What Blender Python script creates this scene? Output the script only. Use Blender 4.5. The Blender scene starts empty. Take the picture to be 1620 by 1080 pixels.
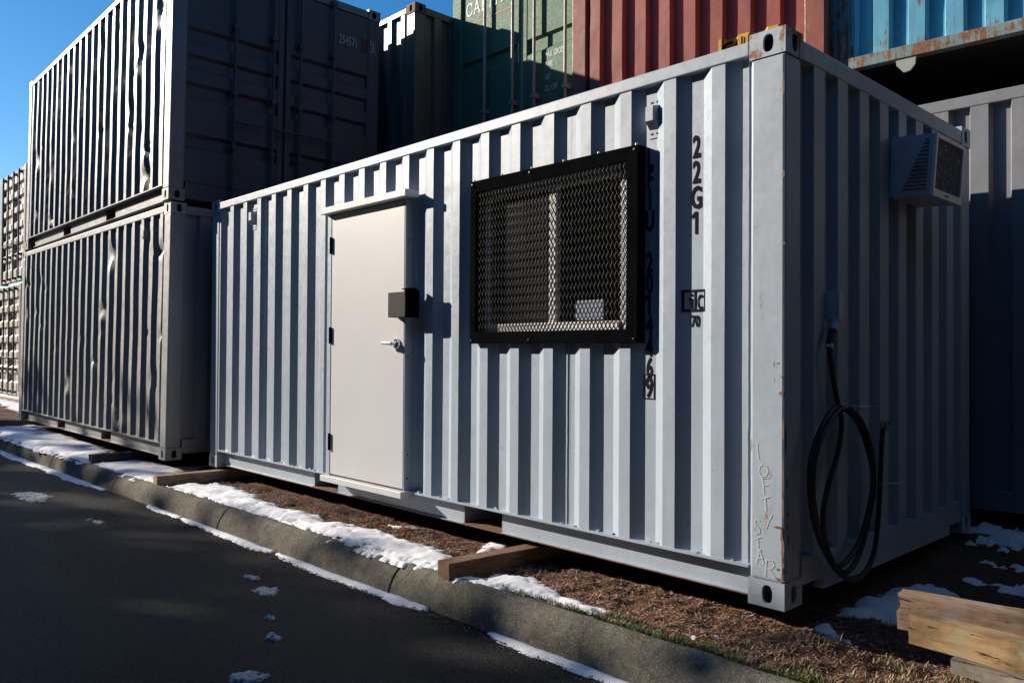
import bpy, math, random
from mathutils import Vector, Matrix, noise
R = math.radians
random.seed(7)
sc = bpy.context.scene
COL = sc.collection

# ------------------------------------------------------------------ camera
cd = bpy.data.cameras.new('camera'); cam = bpy.data.objects.new('camera', cd); COL.objects.link(cam)
cd.sensor_width = 36.0; cd.lens = 1278.85 / 1620 * 36; cd.clip_start = 0.05; cd.clip_end = 3000
rt = Vector((0.68849514, 0.72521292, 0.00637686)); up = Vector((0.00507558, -0.01361077, 0.99989449)); fw = Vector((-0.72522319, 0.68839013, 0.01305183))
cam.matrix_world = Matrix(((rt.x, up.x, -fw.x, 1.7598), (rt.y, up.y, -fw.y, -3.33045), (rt.z, up.z, -fw.z, 1.13232), (0, 0, 0, 1)))
sc.camera = cam

# ------------------------------------------------------------------ light
SUN_AZ, SUN_EL = R(63.4), R(22.5)
to_sun = Vector((-math.sin(SUN_AZ) * math.cos(SUN_EL), -math.cos(SUN_AZ) * math.cos(SUN_EL), math.sin(SUN_EL)))
w = bpy.data.worlds.new('World'); sc.world = w; w.use_nodes = True
nt = w.node_tree; nt.nodes.clear()
sky = nt.nodes.new('ShaderNodeTexSky'); sky.sky_type = 'NISHITA'; sky.sun_disc = False
sky.sun_elevation = SUN_EL; sky.sun_rotation = math.atan2(to_sun.x, to_sun.y)
sky.altitude = 200; sky.air_density = 1.0; sky.dust_density = 0.2; sky.ozone_density = 3.0
bg = nt.nodes.new('ShaderNodeBackground'); bg.inputs[1].default_value = 0.09
wo = nt.nodes.new('ShaderNodeOutputWorld')
hs = nt.nodes.new('ShaderNodeHueSaturation'); hs.inputs['Saturation'].default_value = 1.34; nt.links.new(sky.outputs[0], hs.inputs['Color']); nt.links.new(hs.outputs[0], bg.inputs[0]); nt.links.new(bg.outputs[0], wo.inputs[0])
sl = bpy.data.lights.new('sun', 'SUN'); sl.energy = 5.0; sl.angle = R(0.5); sl.color = (1.0, 0.885, 0.745)
so = bpy.data.objects.new('sun', sl); COL.objects.link(so); so.location = to_sun * 60
so.rotation_euler = (-to_sun).to_track_quat('-Z', 'Y').to_euler()
vs = sc.view_settings; vs.view_transform = 'Standard'; vs.look = 'None'; vs.exposure = 0.65; vs.gamma = 1.0; vs.use_curve_mapping = False

# ------------------------------------------------------------------ helpers
class MB:
    def __init__(s): s.v = []; s.f = []; s.m = []
    def add(s, vs, fs, mi=0):
        b = len(s.v); s.v.extend(vs); s.f.extend([tuple(b + i for i in f) for f in fs]); s.m.extend([mi] * len(fs))
    def box(s, x0, x1, y0, y1, z0, z1, mi=0):
        s.add([(x0,y0,z0),(x1,y0,z0),(x1,y1,z0),(x0,y1,z0),(x0,y0,z1),(x1,y0,z1),(x1,y1,z1),(x0,y1,z1)],
              [(0,3,2,1),(4,5,6,7),(0,1,5,4),(1,2,6,5),(2,3,7,6),(3,0,4,7)], mi)
    def obox(s, o, a, b, c, mi=0):      # oriented box: origin corner and three edge vectors
        o, a, b, c = Vector(o), Vector(a), Vector(b), Vector(c)
        vs = [o, o+a, o+a+b, o+b, o+c, o+a+c, o+a+b+c, o+b+c]
        s.add([tuple(p) for p in vs], [(0,3,2,1),(4,5,6,7),(0,1,5,4),(1,2,6,5),(2,3,7,6),(3,0,4,7)], mi)
    def tube(s, pts, r, n=8, mi=0, cap=True):
        pts = [Vector(p) for p in pts]; rings = []; ref = None
        for i, p in enumerate(pts):
            t = (pts[min(i+1, len(pts)-1)] - pts[max(i-1, 0)]).normalized()
            if ref is None: ref = t.orthogonal().normalized()
            ref = (ref - t * ref.dot(t)).normalized(); b = t.cross(ref)
            rr = r[i] if isinstance(r, (list, tuple)) else r
            rings.append([tuple(p + (ref * math.cos(2*math.pi*k/n) + b * math.sin(2*math.pi*k/n)) * rr) for k in range(n)])
        vs = [q for g in rings for q in g]; fs = []
        for i in range(len(pts)-1):
            for k in range(n): fs.append((i*n+k, i*n+(k+1) % n, (i+1)*n+(k+1) % n, (i+1)*n+k))
        if cap: fs.append(tuple(range(n-1, -1, -1))); fs.append(tuple((len(pts)-1)*n+k for k in range(n)))
        s.add(vs, fs, mi)
    def build(s, name, mats, parent=None, smooth=None, bevel=0, label=None, kind=None):
        me = bpy.data.meshes.new(name); me.from_pydata(s.v, [], s.f)
        for m in (mats if isinstance(mats, (list, tuple)) else [mats]): me.materials.append(m)
        if any(s.m): me.polygons.foreach_set('material_index', s.m)
        me.update()
        if smooth is not None:
            me.shade_smooth(); me.set_sharp_from_angle(angle=R(smooth))
        o = bpy.data.objects.new(name, me); COL.objects.link(o)
        if parent: o.parent = parent
        if bevel:
            b = o.modifiers.new('bevel', 'BEVEL'); b.width = bevel; b.segments = 2; b.limit_method = 'ANGLE'; b.angle_limit = R(40)
        if label: o['label'] = label
        if kind: o['kind'] = kind
        return o
def tag(o, label, cat, group=None):
    o['label'] = label; o['category'] = cat
    if group: o['group'] = group
    return o
def empty(name, loc, rot=(0, 0, 0)):
    o = bpy.data.objects.new(name, None); o.empty_display_size = 0.2; COL.objects.link(o); o.location = loc; o.rotation_euler = rot; return o

# ------------------------------------------------------------------ materials
def newmat(name):
    m = bpy.data.materials.new(name); m.use_nodes = True; n = m.node_tree; n.nodes.clear()
    out = n.nodes.new('ShaderNodeOutputMaterial'); p = n.nodes.new('ShaderNodeBsdfPrincipled'); n.links.new(p.outputs[0], out.inputs[0])
    return m, n, p
def nnode(n, t, **kw):
    x = n.nodes.new(t)
    for k, v in kw.items(): setattr(x, k, v)
    return x
def noise_tex(n, vec, scale, detail=4, rough=0.6):
    x = n.nodes.new('ShaderNodeTexNoise'); x.inputs['Scale'].default_value = scale; x.inputs['Detail'].default_value = detail; x.inputs['Roughness'].default_value = rough
    n.links.new(vec, x.inputs['Vector']); return x.outputs['Fac']
def ramp(n, fac, p0, p1, c0=(0,0,0,1), c1=(1,1,1,1)):
    x = n.nodes.new('ShaderNodeValToRGB'); x.color_ramp.elements[0].position = p0; x.color_ramp.elements[1].position = p1
    x.color_ramp.elements[0].color = c0; x.color_ramp.elements[1].color = c1; n.links.new(fac, x.inputs[0]); return x.outputs[0]
def mixc(n, fac, a, b, mode='MIX'):
    x = n.nodes.new('ShaderNodeMix'); x.data_type = 'RGBA'; x.blend_type = mode
    for sck, val in ((x.inputs[0], fac), (x.inputs[6], a), (x.inputs[7], b)):
        if hasattr(val, 'is_output'): n.links.new(val, sck)
        elif isinstance(val, (int, float)): sck.default_value = val
        else: sck.default_value = (*val, 1) if len(val) == 3 else val
    return x.outputs[2]
def mapped(n, sx, sy, sz, off=(0, 0, 0)):
    tc = n.nodes.new('ShaderNodeTexCoord'); mp = n.nodes.new('ShaderNodeMapping'); mp.inputs['Scale'].default_value = (sx, sy, sz); mp.inputs['Location'].default_value = off
    n.links.new(tc.outputs['Object'], mp.inputs[0]); return mp.outputs[0]
def bump(n, p, h, strength, dist=0.01, prev=None):
    b = n.nodes.new('ShaderNodeBump'); b.inputs['Strength'].default_value = strength; b.inputs['Distance'].default_value = dist
    n.links.new(h, b.inputs['Height'])
    if prev: n.links.new(prev, b.inputs['Normal'])
    n.links.new(b.outputs[0], p.inputs['Normal']); return b.outputs[0]
def paint(name, c, rough=0.42, rust=0.0, seed=0.0, var=0.10, streak=0.12, oil=0.25, rustc=(0.16, 0.06, 0.025), spec=0.5, rscale=7.0):
    m, n, p = newmat(name)
    v = mapped(n, 1, 1, 1, (seed, seed * 1.7, seed * .3)); vst = mapped(n, 9, 9, 0.5, (seed, 0, seed))
    a = noise_tex(n, v, 2.2, 5); b = noise_tex(n, vst, 3.0, 4)
    lo = tuple(x * (1 - var) for x in c); hi = tuple(min(1, x * (1 + var)) for x in c)
    col = mixc(n, ramp(n, a, .32, .68), lo, hi)
    col = mixc(n, ramp(n, b, .52, .8), col, tuple(x * (1 - streak) for x in c))
    sp = noise_tex(n, v, 55, 3, .5)
    col = mixc(n, ramp(n, sp, .70, .74), col, tuple(x * .62 for x in c))
    rv = noise_tex(n, v, 30, 4)
    p.inputs['Specular IOR Level'].default_value = spec
    rr = ramp(n, rv, .3, .7, (rough - .08,) * 3 + (1,), (rough + .1,) * 3 + (1,))
    if rust > 0:
        r1 = noise_tex(n, v, rscale, 9, .68); r2 = noise_tex(n, vst, 4.0, 6, .65)
        mul = nnode(n, 'ShaderNodeMath', operation='MULTIPLY'); n.links.new(r1, mul.inputs[0]); n.links.new(r2, mul.inputs[1])
        t = 0.43 - 0.22 * rust
        f = ramp(n, mul.outputs[0], t, t + .035)
        f2 = ramp(n, mul.outputs[0], t - .05, t + .03)
        col = mixc(n, f2, col, tuple(.6 * x + .4 * y for x, y in zip(c, (0.22, 0.13, 0.075))))
        rc = mixc(n, ramp(n, noise_tex(n, v, 60, 4), .35, .65), rustc, tuple(x * 2.1 for x in rustc))
        col = mixc(n, f, col, rc)
        rr = mixc(n, f, rr, (.85, .85, .85))
    n.links.new(col, p.inputs['Base Color']); n.links.new(rr, p.inputs['Roughness'])
    b0 = bump(n, p, noise_tex(n, v, 3.5, 2), oil, .02)
    bump(n, p, noise_tex(n, v, 220, 3), .06, .002, b0)
    return m
def plain(name, c, rough=0.5, metal=0.0, nscale=40, var=.12, bs=.05, spec=.5):
    m, n, p = newmat(name); v = mapped(n, 1, 1, 1)
    f = noise_tex(n, v, nscale, 5)
    n.links.new(mixc(n, ramp(n, f, .3, .7), tuple(x * (1 - var) for x in c), tuple(min(1, x * (1 + var)) for x in c)), p.inputs['Base Color'])
    p.inputs['Roughness'].default_value = rough; p.inputs['Metallic'].default_value = metal; p.inputs['Specular IOR Level'].default_value = spec
    bump(n, p, f, bs, .004); return m

M = {}
MAINC = (0.335, 0.398, 0.475)
M['main'] = paint('main_grey_paint', MAINC, .40, .0, 1, .065, .11, .22)
M['main_rust'] = paint('main_grey_paint_rusted', MAINC, .45, .72, 3.3, .08, .15, .2, rscale=9)
M['main_scuff'] = paint('main_grey_paint_scuffed', MAINC, .42, .27, 5.1, .06, .1, .2, rscale=11)
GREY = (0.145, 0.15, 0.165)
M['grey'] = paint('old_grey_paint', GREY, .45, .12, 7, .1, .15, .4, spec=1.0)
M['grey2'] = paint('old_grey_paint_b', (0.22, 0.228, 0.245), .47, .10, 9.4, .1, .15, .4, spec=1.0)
M['slate'] = paint('slate_grey_paint', (0.21, 0.222, 0.25), .42, .05, 11, .08, .1, .25)
M['slate_dark'] = paint('slate_door_paint', (0.085, 0.09, 0.10), .55, .1, 12, .12, .15, .25)
M['red'] = paint('faded_red_paint', (0.34, 0.085, 0.06), .5, .10, 13, .12, .25, .4, (0.12, 0.05, 0.03))
M['red_worn'] = paint('faded_red_paint_worn', (0.31, 0.092, 0.068), .55, .42, 13.5, .15, .3, .4, (0.13, 0.055, 0.025))
M['blue'] = paint('bright_blue_paint', (0.115, 0.38, 0.55), .45, .42, 15, .16, .3, .45, (0.13, 0.05, 0.02))
M['blue_rust'] = paint('blue_rail_paint', (0.17, 0.28, 0.30), .55, .8, 17, .2, .35, .4, (0.13, 0.065, 0.035))
M['green'] = paint('sage_green_paint', (0.085, 0.18, 0.105), .6, .06, 19, .1, .15, .1, spec=.25)
M['dgreen'] = paint('dark_green_paint', (0.035, 0.062, 0.045), .5, .2, 21, .15, .2, .4)
M['palegreen'] = paint('dull_green_paint', (0.10, 0.12, 0.095), .38, .15, 22, .12, .25, .2)
M['paleteal'] = paint('pale_teal_paint', (0.30, 0.33, 0.31), .55, .3, 24, .12, .25, .2)
M['white'] = paint('dirty_white_paint', (0.46, 0.44, 0.41), .5, .25, 23, .14, .2, .3)
M['brown'] = paint('dark_brown_paint', (0.075, 0.043, 0.033), .6, .3, 25, .15, .2, .3)
M['rust'] = paint('rusty_steel', (0.15, 0.085, 0.055), .8, .5, 27, .25, .2, .3)
M['door'] = plain('beige_door_paint', (0.54, 0.55, 0.565), .42, 0, 1.6, .035, .12, .4)
M['blacksteel'] = plain('black_steel', (0.005, 0.005, 0.006), .5, 0, 6, .3, .05, .0)
M['lockbox'] = plain('grey_black_steel', (0.028, 0.028, 0.028), .6, 0, 60, .2, .1, .1)
M['mesh'] = plain('expanded_metal', (0.05, 0.05, 0.05), .42, 0, 40, .1, 0, .3)
M['gasket'] = plain('door_gasket', (0.40, 0.40, 0.36), .7)
M['rod'] = paint('galvanised_rod', (0.30, 0.31, 0.31), .45, .15, 33, .15, .2, .2)
M['zinc'] = plain('zinc', (0.55, 0.56, 0.58), .35, .8)
M['chrome'] = plain('chrome', (0.75, 0.75, 0.76), .18, 1.0, 20, .05, .01)
M['rubber'] = plain('black_rubber', (0.012, 0.012, 0.013), .5)
M['ink'] = plain('black_ink', (0.008, 0.008, 0.01), .85, 0, 40, .1, 0, .1)
M['whiteink'] = plain('white_ink', (0.62, 0.62, 0.60), .6, 0, 60, .2)
M['redink'] = plain('orange_line_ink', (0.55, 0.12, 0.06), .6)
M['redpatch'] = plain('maroon_patch', (0.11, 0.025, 0.022), .6)
M['yellow'] = plain('yellow_sticker', (0.62, 0.36, 0.02), .55, 0, 30, .2)
M['chalk'] = plain('paint_pen', (0.55, 0.55, 0.53), .7, 0, 90, .1)
M['vinyl'] = plain('white_vinyl_frame', (0.78, 0.77, 0.75), .4, 0, 10, .03)
M['plate'] = plain('floor_plate', (0.17, 0.085, 0.045), .8, 0, 25, .4)
M['bolt'] = plain('bolt_head', (0.06, 0.06, 0.065), .4, .6)
M['acwhite'] = plain('ac_case_paint', (0.52, 0.55, 0.60), .4, 0, 12, .06)
M['accoil'] = plain('ac_coil_fins', (0.26, 0.27, 0.28), .5, .3, 80, .5, .4)
M['panereflection'] = plain('painted_pane_reflection', (0.20, 0.25, 0.33), .5)
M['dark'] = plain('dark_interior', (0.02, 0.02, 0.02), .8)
M['wire'] = plain('steel_tie_wire', (0.6, 0.6, 0.62), .3, .8)
m, n, p = newmat('window_glass'); M['glass'] = m
p.inputs['Base Color'].default_value = (.9, .95, .95, 1); p.inputs['Roughness'].default_value = .01; p.inputs['Transmission Weight'].default_value = 1.0; p.inputs['IOR'].default_value = 1.3
def wood(name, c, c2, seed, axis=0, stain=None):
    m, n, p = newmat(name); s = [14, 14, 14]; s[axis] = .9
    v = mapped(n, *s, (seed, seed, seed)); v1 = mapped(n, 1, 1, 1, (seed, 0, 0))
    g = noise_tex(n, v, 3.2, 8, .7); g2 = noise_tex(n, v1, 5, 4)
    col = mixc(n, ramp(n, g, .3, .7), c, c2)
    col = mixc(n, ramp(n, g2, .45, .75), col, tuple(x * .42 for x in c))
    sc_ = [70, 70, 70]; sc_[axis] = 1.6
    col = mixc(n, ramp(n, noise_tex(n, mapped(n, *sc_, (seed, 3, 1)), 1.0, 5, .6), .60, .66), col, tuple(x * .16 for x in c))
    if stain:
        v2 = mapped(n, 2.2, 7, 7, (seed * 3.1, 2, 1)); col = mixc(n, ramp(n, noise_tex(n, v2, 1.8, 6), .54, .64), col, stain)
    n.links.new(col, p.inputs['Base Color']); p.inputs['Roughness'].default_value = .85; p.inputs['Specular IOR Level'].default_value = .25
    bump(n, p, g, .6, .004); return m
M['wood'] = wood('pine_timber', (0.30, 0.20, 0.125), (0.37, 0.27, 0.18), 1, 1)
M['wood_red'] = wood('brown_timber', (0.20, 0.105, 0.058), (0.27, 0.165, 0.10), 4, 1)
M['wood_grey'] = wood('weathered_timber', (0.12, 0.105, 0.09), (0.18, 0.16, 0.14), 7, 1)
M['beam'] = wood('splintered_beam', (0.25, 0.155, 0.075), (0.42, 0.30, 0.165), 11, 0, (0.17, 0.29, 0.21))
M['beam2'] = wood('worn_beam', (0.19, 0.125, 0.075), (0.40, 0.285, 0.205), 15, 0, (0.25, 0.25, 0.25))
M['plank'] = wood('grey_plank', (0.22, 0.20, 0.17), (0.33, 0.29, 0.24), 17, 0)

def ground_mat(name, c, c2, c3, sc1, bsr, bd, rough=.95):
    m, n, p = newmat(name); v = mapped(n, 1, 1, 1)
    a = noise_tex(n, v, sc1, 8, .7); b = noise_tex(n, v, sc1 * .08, 4); d = noise_tex(n, v, sc1 * 5, 4)
    col = mixc(n, ramp(n, a, .35, .65), c, c2); col = mixc(n, ramp(n, b, .45, .7), col, c3)
    col = mixc(n, ramp(n, d, .62, .72), col, tuple(min(1, x * 2.0) for x in c2))
    n.links.new(col, p.inputs['Base Color']); p.inputs['Roughness'].default_value = rough; p.inputs['Specular IOR Level'].default_value = .2
    b0 = bump(n, p, a, bsr, bd); bump(n, p, d, bsr, bd * .4, b0); return m
M['earth'] = ground_mat('mulch_earth', (0.12, 0.060, 0.040), (0.30, 0.165, 0.108), (0.19, 0.13, 0.085), 55, 1.0, .03)
m, n, p = newmat('asphalt'); M['asphalt'] = m
v = mapped(n, 1, 1, 1); a_ = noise_tex(n, v, 1.1, 7, .7); b_ = noise_tex(n, v, 95, 4, .7); c_ = noise_tex(n, v, 45, 5, .7); e_ = noise_tex(n, v, 190, 2)
col = mixc(n, ramp(n, a_, .38, .64), (0.009, 0.009, 0.010), (0.022, 0.021, 0.020)); col = mixc(n, ramp(n, b_, .50, .66), col, (0.075, 0.072, 0.067)); col = mixc(n, ramp(n, e_, .63, .69), col, (0.24, 0.24, 0.23)); col = mixc(n, ramp(n, c_, .58, .70), col, (0.008, 0.008, 0.008))
n.links.new(col, p.inputs['Base Color']); n.links.new(ramp(n, b_, .35, .7, (.55, .55, .55, 1), (.9, .9, .9, 1)), p.inputs['Roughness']); p.inputs['Specular IOR Level'].default_value = .1
b0 = bump(n, p, c_, .5, .012); b0 = bump(n, p, b_, .9, .006, b0); bump(n, p, e_, .7, .003, b0)
m, n, p = newmat('slush_film'); M['slush'] = m
v = mapped(n, 1, 1, 1); a_ = noise_tex(n, v, 40, 6, .75)
n.links.new(mixc(n, ramp(n, a_, .42, .6), (0.07, 0.07, 0.075), (0.55, 0.57, 0.62)), p.inputs['Base Color']); p.inputs['Roughness'].default_value = .6
m, n, p = newmat('old_concrete'); M['concrete'] = m
v = mapped(n, 1, 1, 1); a_ = noise_tex(n, v, 3.2, 7, .7); b_ = noise_tex(n, v, 110, 3, .6); c_ = noise_tex(n, v, 17, 6, .7); e_ = noise_tex(n, v, 260, 2)
col = mixc(n, ramp(n, a_, .36, .62), (0.19, 0.175, 0.145), (0.085, 0.08, 0.062)); col = mixc(n, ramp(n, c_, .48, .66), col, (0.075, 0.078, 0.052))
col = mixc(n, ramp(n, b_, .56, .68), col, (0.30, 0.28, 0.24)); col = mixc(n, ramp(n, e_, .60, .70), col, (0.045, 0.043, 0.038))
n.links.new(col, p.inputs['Base Color']); p.inputs['Roughness'].default_value = .9; p.inputs['Specular IOR Level'].default_value = .2
b0 = bump(n, p, c_, .6, .015); b0 = bump(n, p, b_, .7, .004, b0); bump(n, p, e_, .5, .002, b0)
m, n, p = newmat('snow'); M['snow'] = m
v = mapped(n, 1, 1, 1); f = noise_tex(n, v, 30, 6)
dirt = noise_tex(n, v, 9, 7, .7)
n.links.new(mixc(n, ramp(n, dirt, .62, .78), (0.84, 0.85, 0.88), (0.42, 0.33, 0.26)), p.inputs['Base Color'])
p.inputs['Roughness'].default_value = .6; b0 = bump(n, p, f, .25, .008); bump(n, p, noise_tex(n, v, 260, 3), .3, .003, b0)
for i, c in enumerate(((0.32, 0.165, 0.105), (0.17, 0.085, 0.056), (0.46, 0.31, 0.21), (0.24, 0.19, 0.145))):
    M['chip%d' % i] = plain('mulch_chip_%s' % 'abcd'[i], c, .9, 0, 60, .3)
M['grass'] = plain('moss_grass', (0.075, 0.125, 0.028), .8, 0, 9, .5)
M['straw'] = plain('dry_straw', (0.36, 0.27, 0.17), .8, 0, 30, .2)
M['leaf'] = plain('tree_leaf', (0.020, 0.032, 0.014), .8, 0, 3, .4, .05, .08)
M['bark'] = plain('tree_bark', (0.09, 0.065, 0.045), .9, 0, 20, .3, .5)

# ------------------------------------------------------------------ terrain
def kt(x): return -0.455 + 0.022 * x if x < 0 else -0.455 + 0.012 * x      # back edge of the kerb
def kb(x): return -0.605 + 0.0145 * x if x < 0 else -0.605 + 0.01 * x       # foot of the kerb
ROADZ = -0.26
def fbm(x, y, s, o=3):
    t = 0; a = 1
    for i in range(o):
        t += a * noise.noise(Vector((x * s, y * s, 3.1 * i))); s *= 2.1; a *= .55
    return t
def g(x, y):
    b = -0.115 + 0.02 * fbm(x, y, 3.0, 2) + 0.016 * fbm(x + 9, y, 11, 3)
    if x < -7: b += 0.0075 * min(-7 - x, 14)
    if y > 1.0: b += 0.06 * min(y - 1.0, 2.2)
    if x > 0.1: b -= 0.03 * min(1, (x - .1) / .5) * (1 if y < 1 else max(0, 2 - y))
    e = y - kt(x)
    if e < 0.10: b = min(b, -0.105 + 0.10 * e)
    if e < 0.0: b = -0.115 + 6 * e
    return max(b, -0.6)
def grid(name, x0, x1, y0, y1, d, fz, mat, smooth=True):
    nx = max(1, round((x1 - x0) / d)); ny = max(1, round((y1 - y0) / d)); mb = MB()
    for j in range(ny + 1):
        for i in range(nx + 1):
            x = x0 + (x1 - x0) * i / nx; y = y0 + (y1 - y0) * j / ny; mb.v.append((x, y, fz(x, y)))
    for j in range(ny):
        for i in range(nx):
            a = j * (nx + 1) + i; mb.f.append((a, a + 1, a + nx + 2, a + nx + 1)); mb.m.append(0)
    o = mb.build(name, mat, smooth=80); o['kind'] = 'structure'; return o
mb = MB(); mb.add([(-700, -700, -0.42), (700, -700, -0.42), (700, 700, -0.42), (-700, 700, -0.42)], [(0, 1, 2, 3)]); o = mb.build('ground', M['earth']); o['kind'] = 'structure'
mb = MB(); mb.add([(-90, 4.0, -0.02), (60, 4.0, -0.02), (60, 70, -0.02), (-90, 70, -0.02)], [(0, 1, 2, 3)]); o = mb.build('yard', M['earth']); o['kind'] = 'structure'
grid('earth_strip', -3.2, 1.8, -0.62, 0.7, .016, g, M['earth'])
grid('earth_strip', -3.2, 1.8, 0.7, 4.3, .04, g, M['earth'])
grid('earth_strip', -13.5, -3.2, -0.85, 0.7, .035, g, M['earth'])
grid('earth_strip', -13.5, -3.2, 0.7, 4.3, .15, g, M['earth'])
grid('earth_strip', -40, -13.5, -1.2, 4.3, .12, g, M['earth'])
grid('earth_strip', 1.8, 14, -0.6, 4.3, .12, g, M['earth'])
grid('road', -60, 30, -9.0, -0.5, .5, lambda x, y: ROADZ + 0.012 * min(0, (y - kb(x)) * .3) + (0.006 * fbm(x, y, .8, 2)), M['asphalt'])
# kerb cast in lengths, joints between
kerb = bpy.data.objects.new('kerb', None); COL.objects.link(kerb); kerb['kind'] = 'structure'
def kerb_prof(x, wob=True):
    t, b = kt(x), kb(x); pts = [(t + .09, -.26), (t + .07, -.125), (t + .045, -.104), (t, -.098)]
    for k in range(1, 9):
        a = k / 8 * math.pi / 2
        pts.append((t - (t - b) * math.sin(a) ** 1.0 * (1 - .12 * math.cos(a)), -.098 - .165 * (1 - math.cos(a)) ** 0.85))
    pts.append((b - .01, -.30))
    out = []
    for i, (y, z) in enumerate(pts):
        d = 0.006 * fbm(x * 1.0, y + z, 4, 3) if 2 < i < 12 else 0
        out.append((x, y + d, z + d))
    return out
joints = [-34, -26, -20, -16, -13.2, -10.9, -8.8, -6.7, -4.35, -2.1, 0.45, 2.8, 6, 12]
for a, b in zip(joints[:-1], joints[1:]):
    mb = MB(); L_ = b - a - .02; n_ = max(6, int(L_ / .06)) if a > -9 else 16
    rows = [kerb_prof(a + .010 + L_ * i / n_) for i in range(n_ + 1)]; k = len(rows[0])
    mb.v = [p for r_ in rows for p in r_]
    for i in range(n_):
        for j in range(k - 1): mb.f.append((i * k + j, i * k + j + 1, (i + 1) * k + j + 1, (i + 1) * k + j)); mb.m.append(0)
    mb.f.append(tuple(range(k))); mb.f.append(tuple(n_ * k + j for j in range(k - 1, -1, -1))); mb.m += [0, 0]
    mb.build('kerb_stone', M['concrete'], kerb, smooth=50)

# snow lying in patches
def pseg(px, py, poly):
    ins = False; d = 1e9; j = len(poly) - 1
    for i in range(len(poly)):
        x1, y1 = poly[i]; x2, y2 = poly[j]
        if (y1 > py) != (y2 > py) and px < (x2 - x1) * (py - y1) / (y2 - y1) + x1: ins = not ins
        dx, dy = x2 - x1, y2 - y1; t = max(0, min(1, ((px - x1) * dx + (py - y1) * dy) / (dx * dx + dy * dy + 1e-12)))
        d = min(d, math.hypot(px - x1 - t * dx, py - y1 - t * dy)); j = i
    return d if ins else -d
def snow(poly, res, thick, base, rag=.03, foot=True, mat='snow'):
    xs = [p[0] for p in poly]; ys = [p[1] for p in poly]; x0, x1, y0, y1 = min(xs) - .06, max(xs) + .06, min(ys) - .04, max(ys) + .04
    nx, ny = int((x1 - x0) / res) + 1, int((y1 - y0) / res) + 1; idx = {}; mb = MB(); val = {}
    for j in range(ny + 1):
        for i in range(nx + 1):
            x, y = x0 + i * res, y0 + j * res
            val[i, j] = pseg(x, y, poly) + rag * fbm(x, y, 7, 3) + rag * .5 * fbm(x, y + 5, 28, 2)
    def vid(i, j):
        if (i, j) not in idx:
            x, y = x0 + i * res, y0 + j * res; v = val[i, j]
            e = max(0, min(1, v / (thick * 3.5 + .006))); h = thick * e ** .75 * (1 + .15 * fbm(x, y, 6, 2))
            if foot:
                q = noise.noise(Vector((x * 11, y * 14, 2))); h -= max(0, q - .5) * thick * 2.5
            z = base(x, y) + h if v > 0 else base(x, y) - .012
            idx[i, j] = len(mb.v); mb.v.append((x, y, z))
        return idx[i, j]
    for j in range(ny):
        for i in range(nx):
            if max(val[i, j], val[i+1, j], val[i, j+1], val[i+1, j+1]) > 0:
                mb.f.append((vid(i, j), vid(i+1, j), vid(i+1, j+1), vid(i, j+1))); mb.m.append(0)
    return mb.build('snow_patch', M[mat], smooth=70, kind='stuff')
def gs(x, y):
    b = -0.113 + 0.02 * fbm(x, y, 3.0, 2) + 0.004 * fbm(x + 9, y, 11, 2)
    if x < -7: b += 0.0075 * min(-7 - x, 14)
    e = y - kt(x)
    if e < 0.10: b = min(b, -0.103 + 0.10 * max(e, 0))
    return max(b, -.104) if e < .05 else b
snow([(-12.6, -.52), (-12.5, .0), (-10.36, -.05), (-9.3, -.05), (-8.55, -.14), (-7.75, -.5), (-7.75, -.62), (-9.36, -.70), (-11.46, -.72)], .03, .026, gs, .06)
snow([(-7.66, -.60), (-7.62, -.12), (-6.95, -.02), (-6.70, .28), (-6.5, -.02), (-6.28, -.3), (-5.95, -.56), (-6.8, -.60)], .03, .026, gs, .06)
snow([(-5.72, -.56), (-5.66, -.10), (-4.9, -.13), (-4.30, -.20), (-3.49, -.20), (-2.97, -.125), (-2.35, -.14), (-1.96, -.19), (-1.80, -.47), (-2.02, -.545), (-2.5, -.54), (-2.85, -.50), (-3.3, -.50), (-3.69, -.49), (-4.52, -.52)], .012, .026, gs, .05)
snow([(-1.66, -.52), (-1.56, -.20), (-1.38, -.17), (-1.215, -.22), (-.95, -.27), (-.74, -.30), (-.78, -.40), (-.95, -.435), (-1.105, -.43), (-1.353, -.46)], .011, .024, gs, .045)
snow([(-2.05, -.02), (-2.16, .2), (-1.96, .22), (-1.93, .0), (-1.99, -.05)], .015, .015, gs, .04)
for (cx, cy, a, b) in ((-3.0, .06, .09, .03), (-2.85, .09, .07, .025), (-2.48, -.05, .08, .02), (-.62, -.37, .06, .02), (-.30, -.28, .05, .02), (-.18, -.2, .07, .02)):
    snow([(cx + a * math.cos(t), cy + b * math.sin(t)) for t in [k * math.pi / 5 for k in range(10)]], .01, .012, gs, .03, False)
snow([(0.03, .44), (0.0, .71), (0.04, 1.1), (0.16, 1.28), (0.30, 1.2), (0.30, .62), (0.2, .55)], .016, .03, g, .04)
snow([(0.045, .18), (0.02, .33), (0.10, .27), (0.22, .17), (0.29, .10), (0.16, .11)], .012, .015, g, .03)
snow([(0.0, 2.58), (0.02, 2.68), (0.3, 2.66), (.45, 2.35), (0.2, 2.22)], .025, .05, g, .22)
snow([(0.25, 1.86), (0.7, 1.90), (0.75, 1.80), (0.36, 1.76)], .02, .015, g, .09)
snow([(0.2, 1.5), (0.34, 1.45), (0.7, 1.5), (0.55, 1.56), (.3, 1.55)], .02, .015, g, .08)
snow([(-25, 1.0), (-13.9, .35), (-13.4, .52), (-14.5, .75), (-24, 2.0)], .12, .03, g, .15)
rz = lambda x, y: ROADZ + 0.004 + 0.006 * fbm(x, y, .8, 2)
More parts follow.
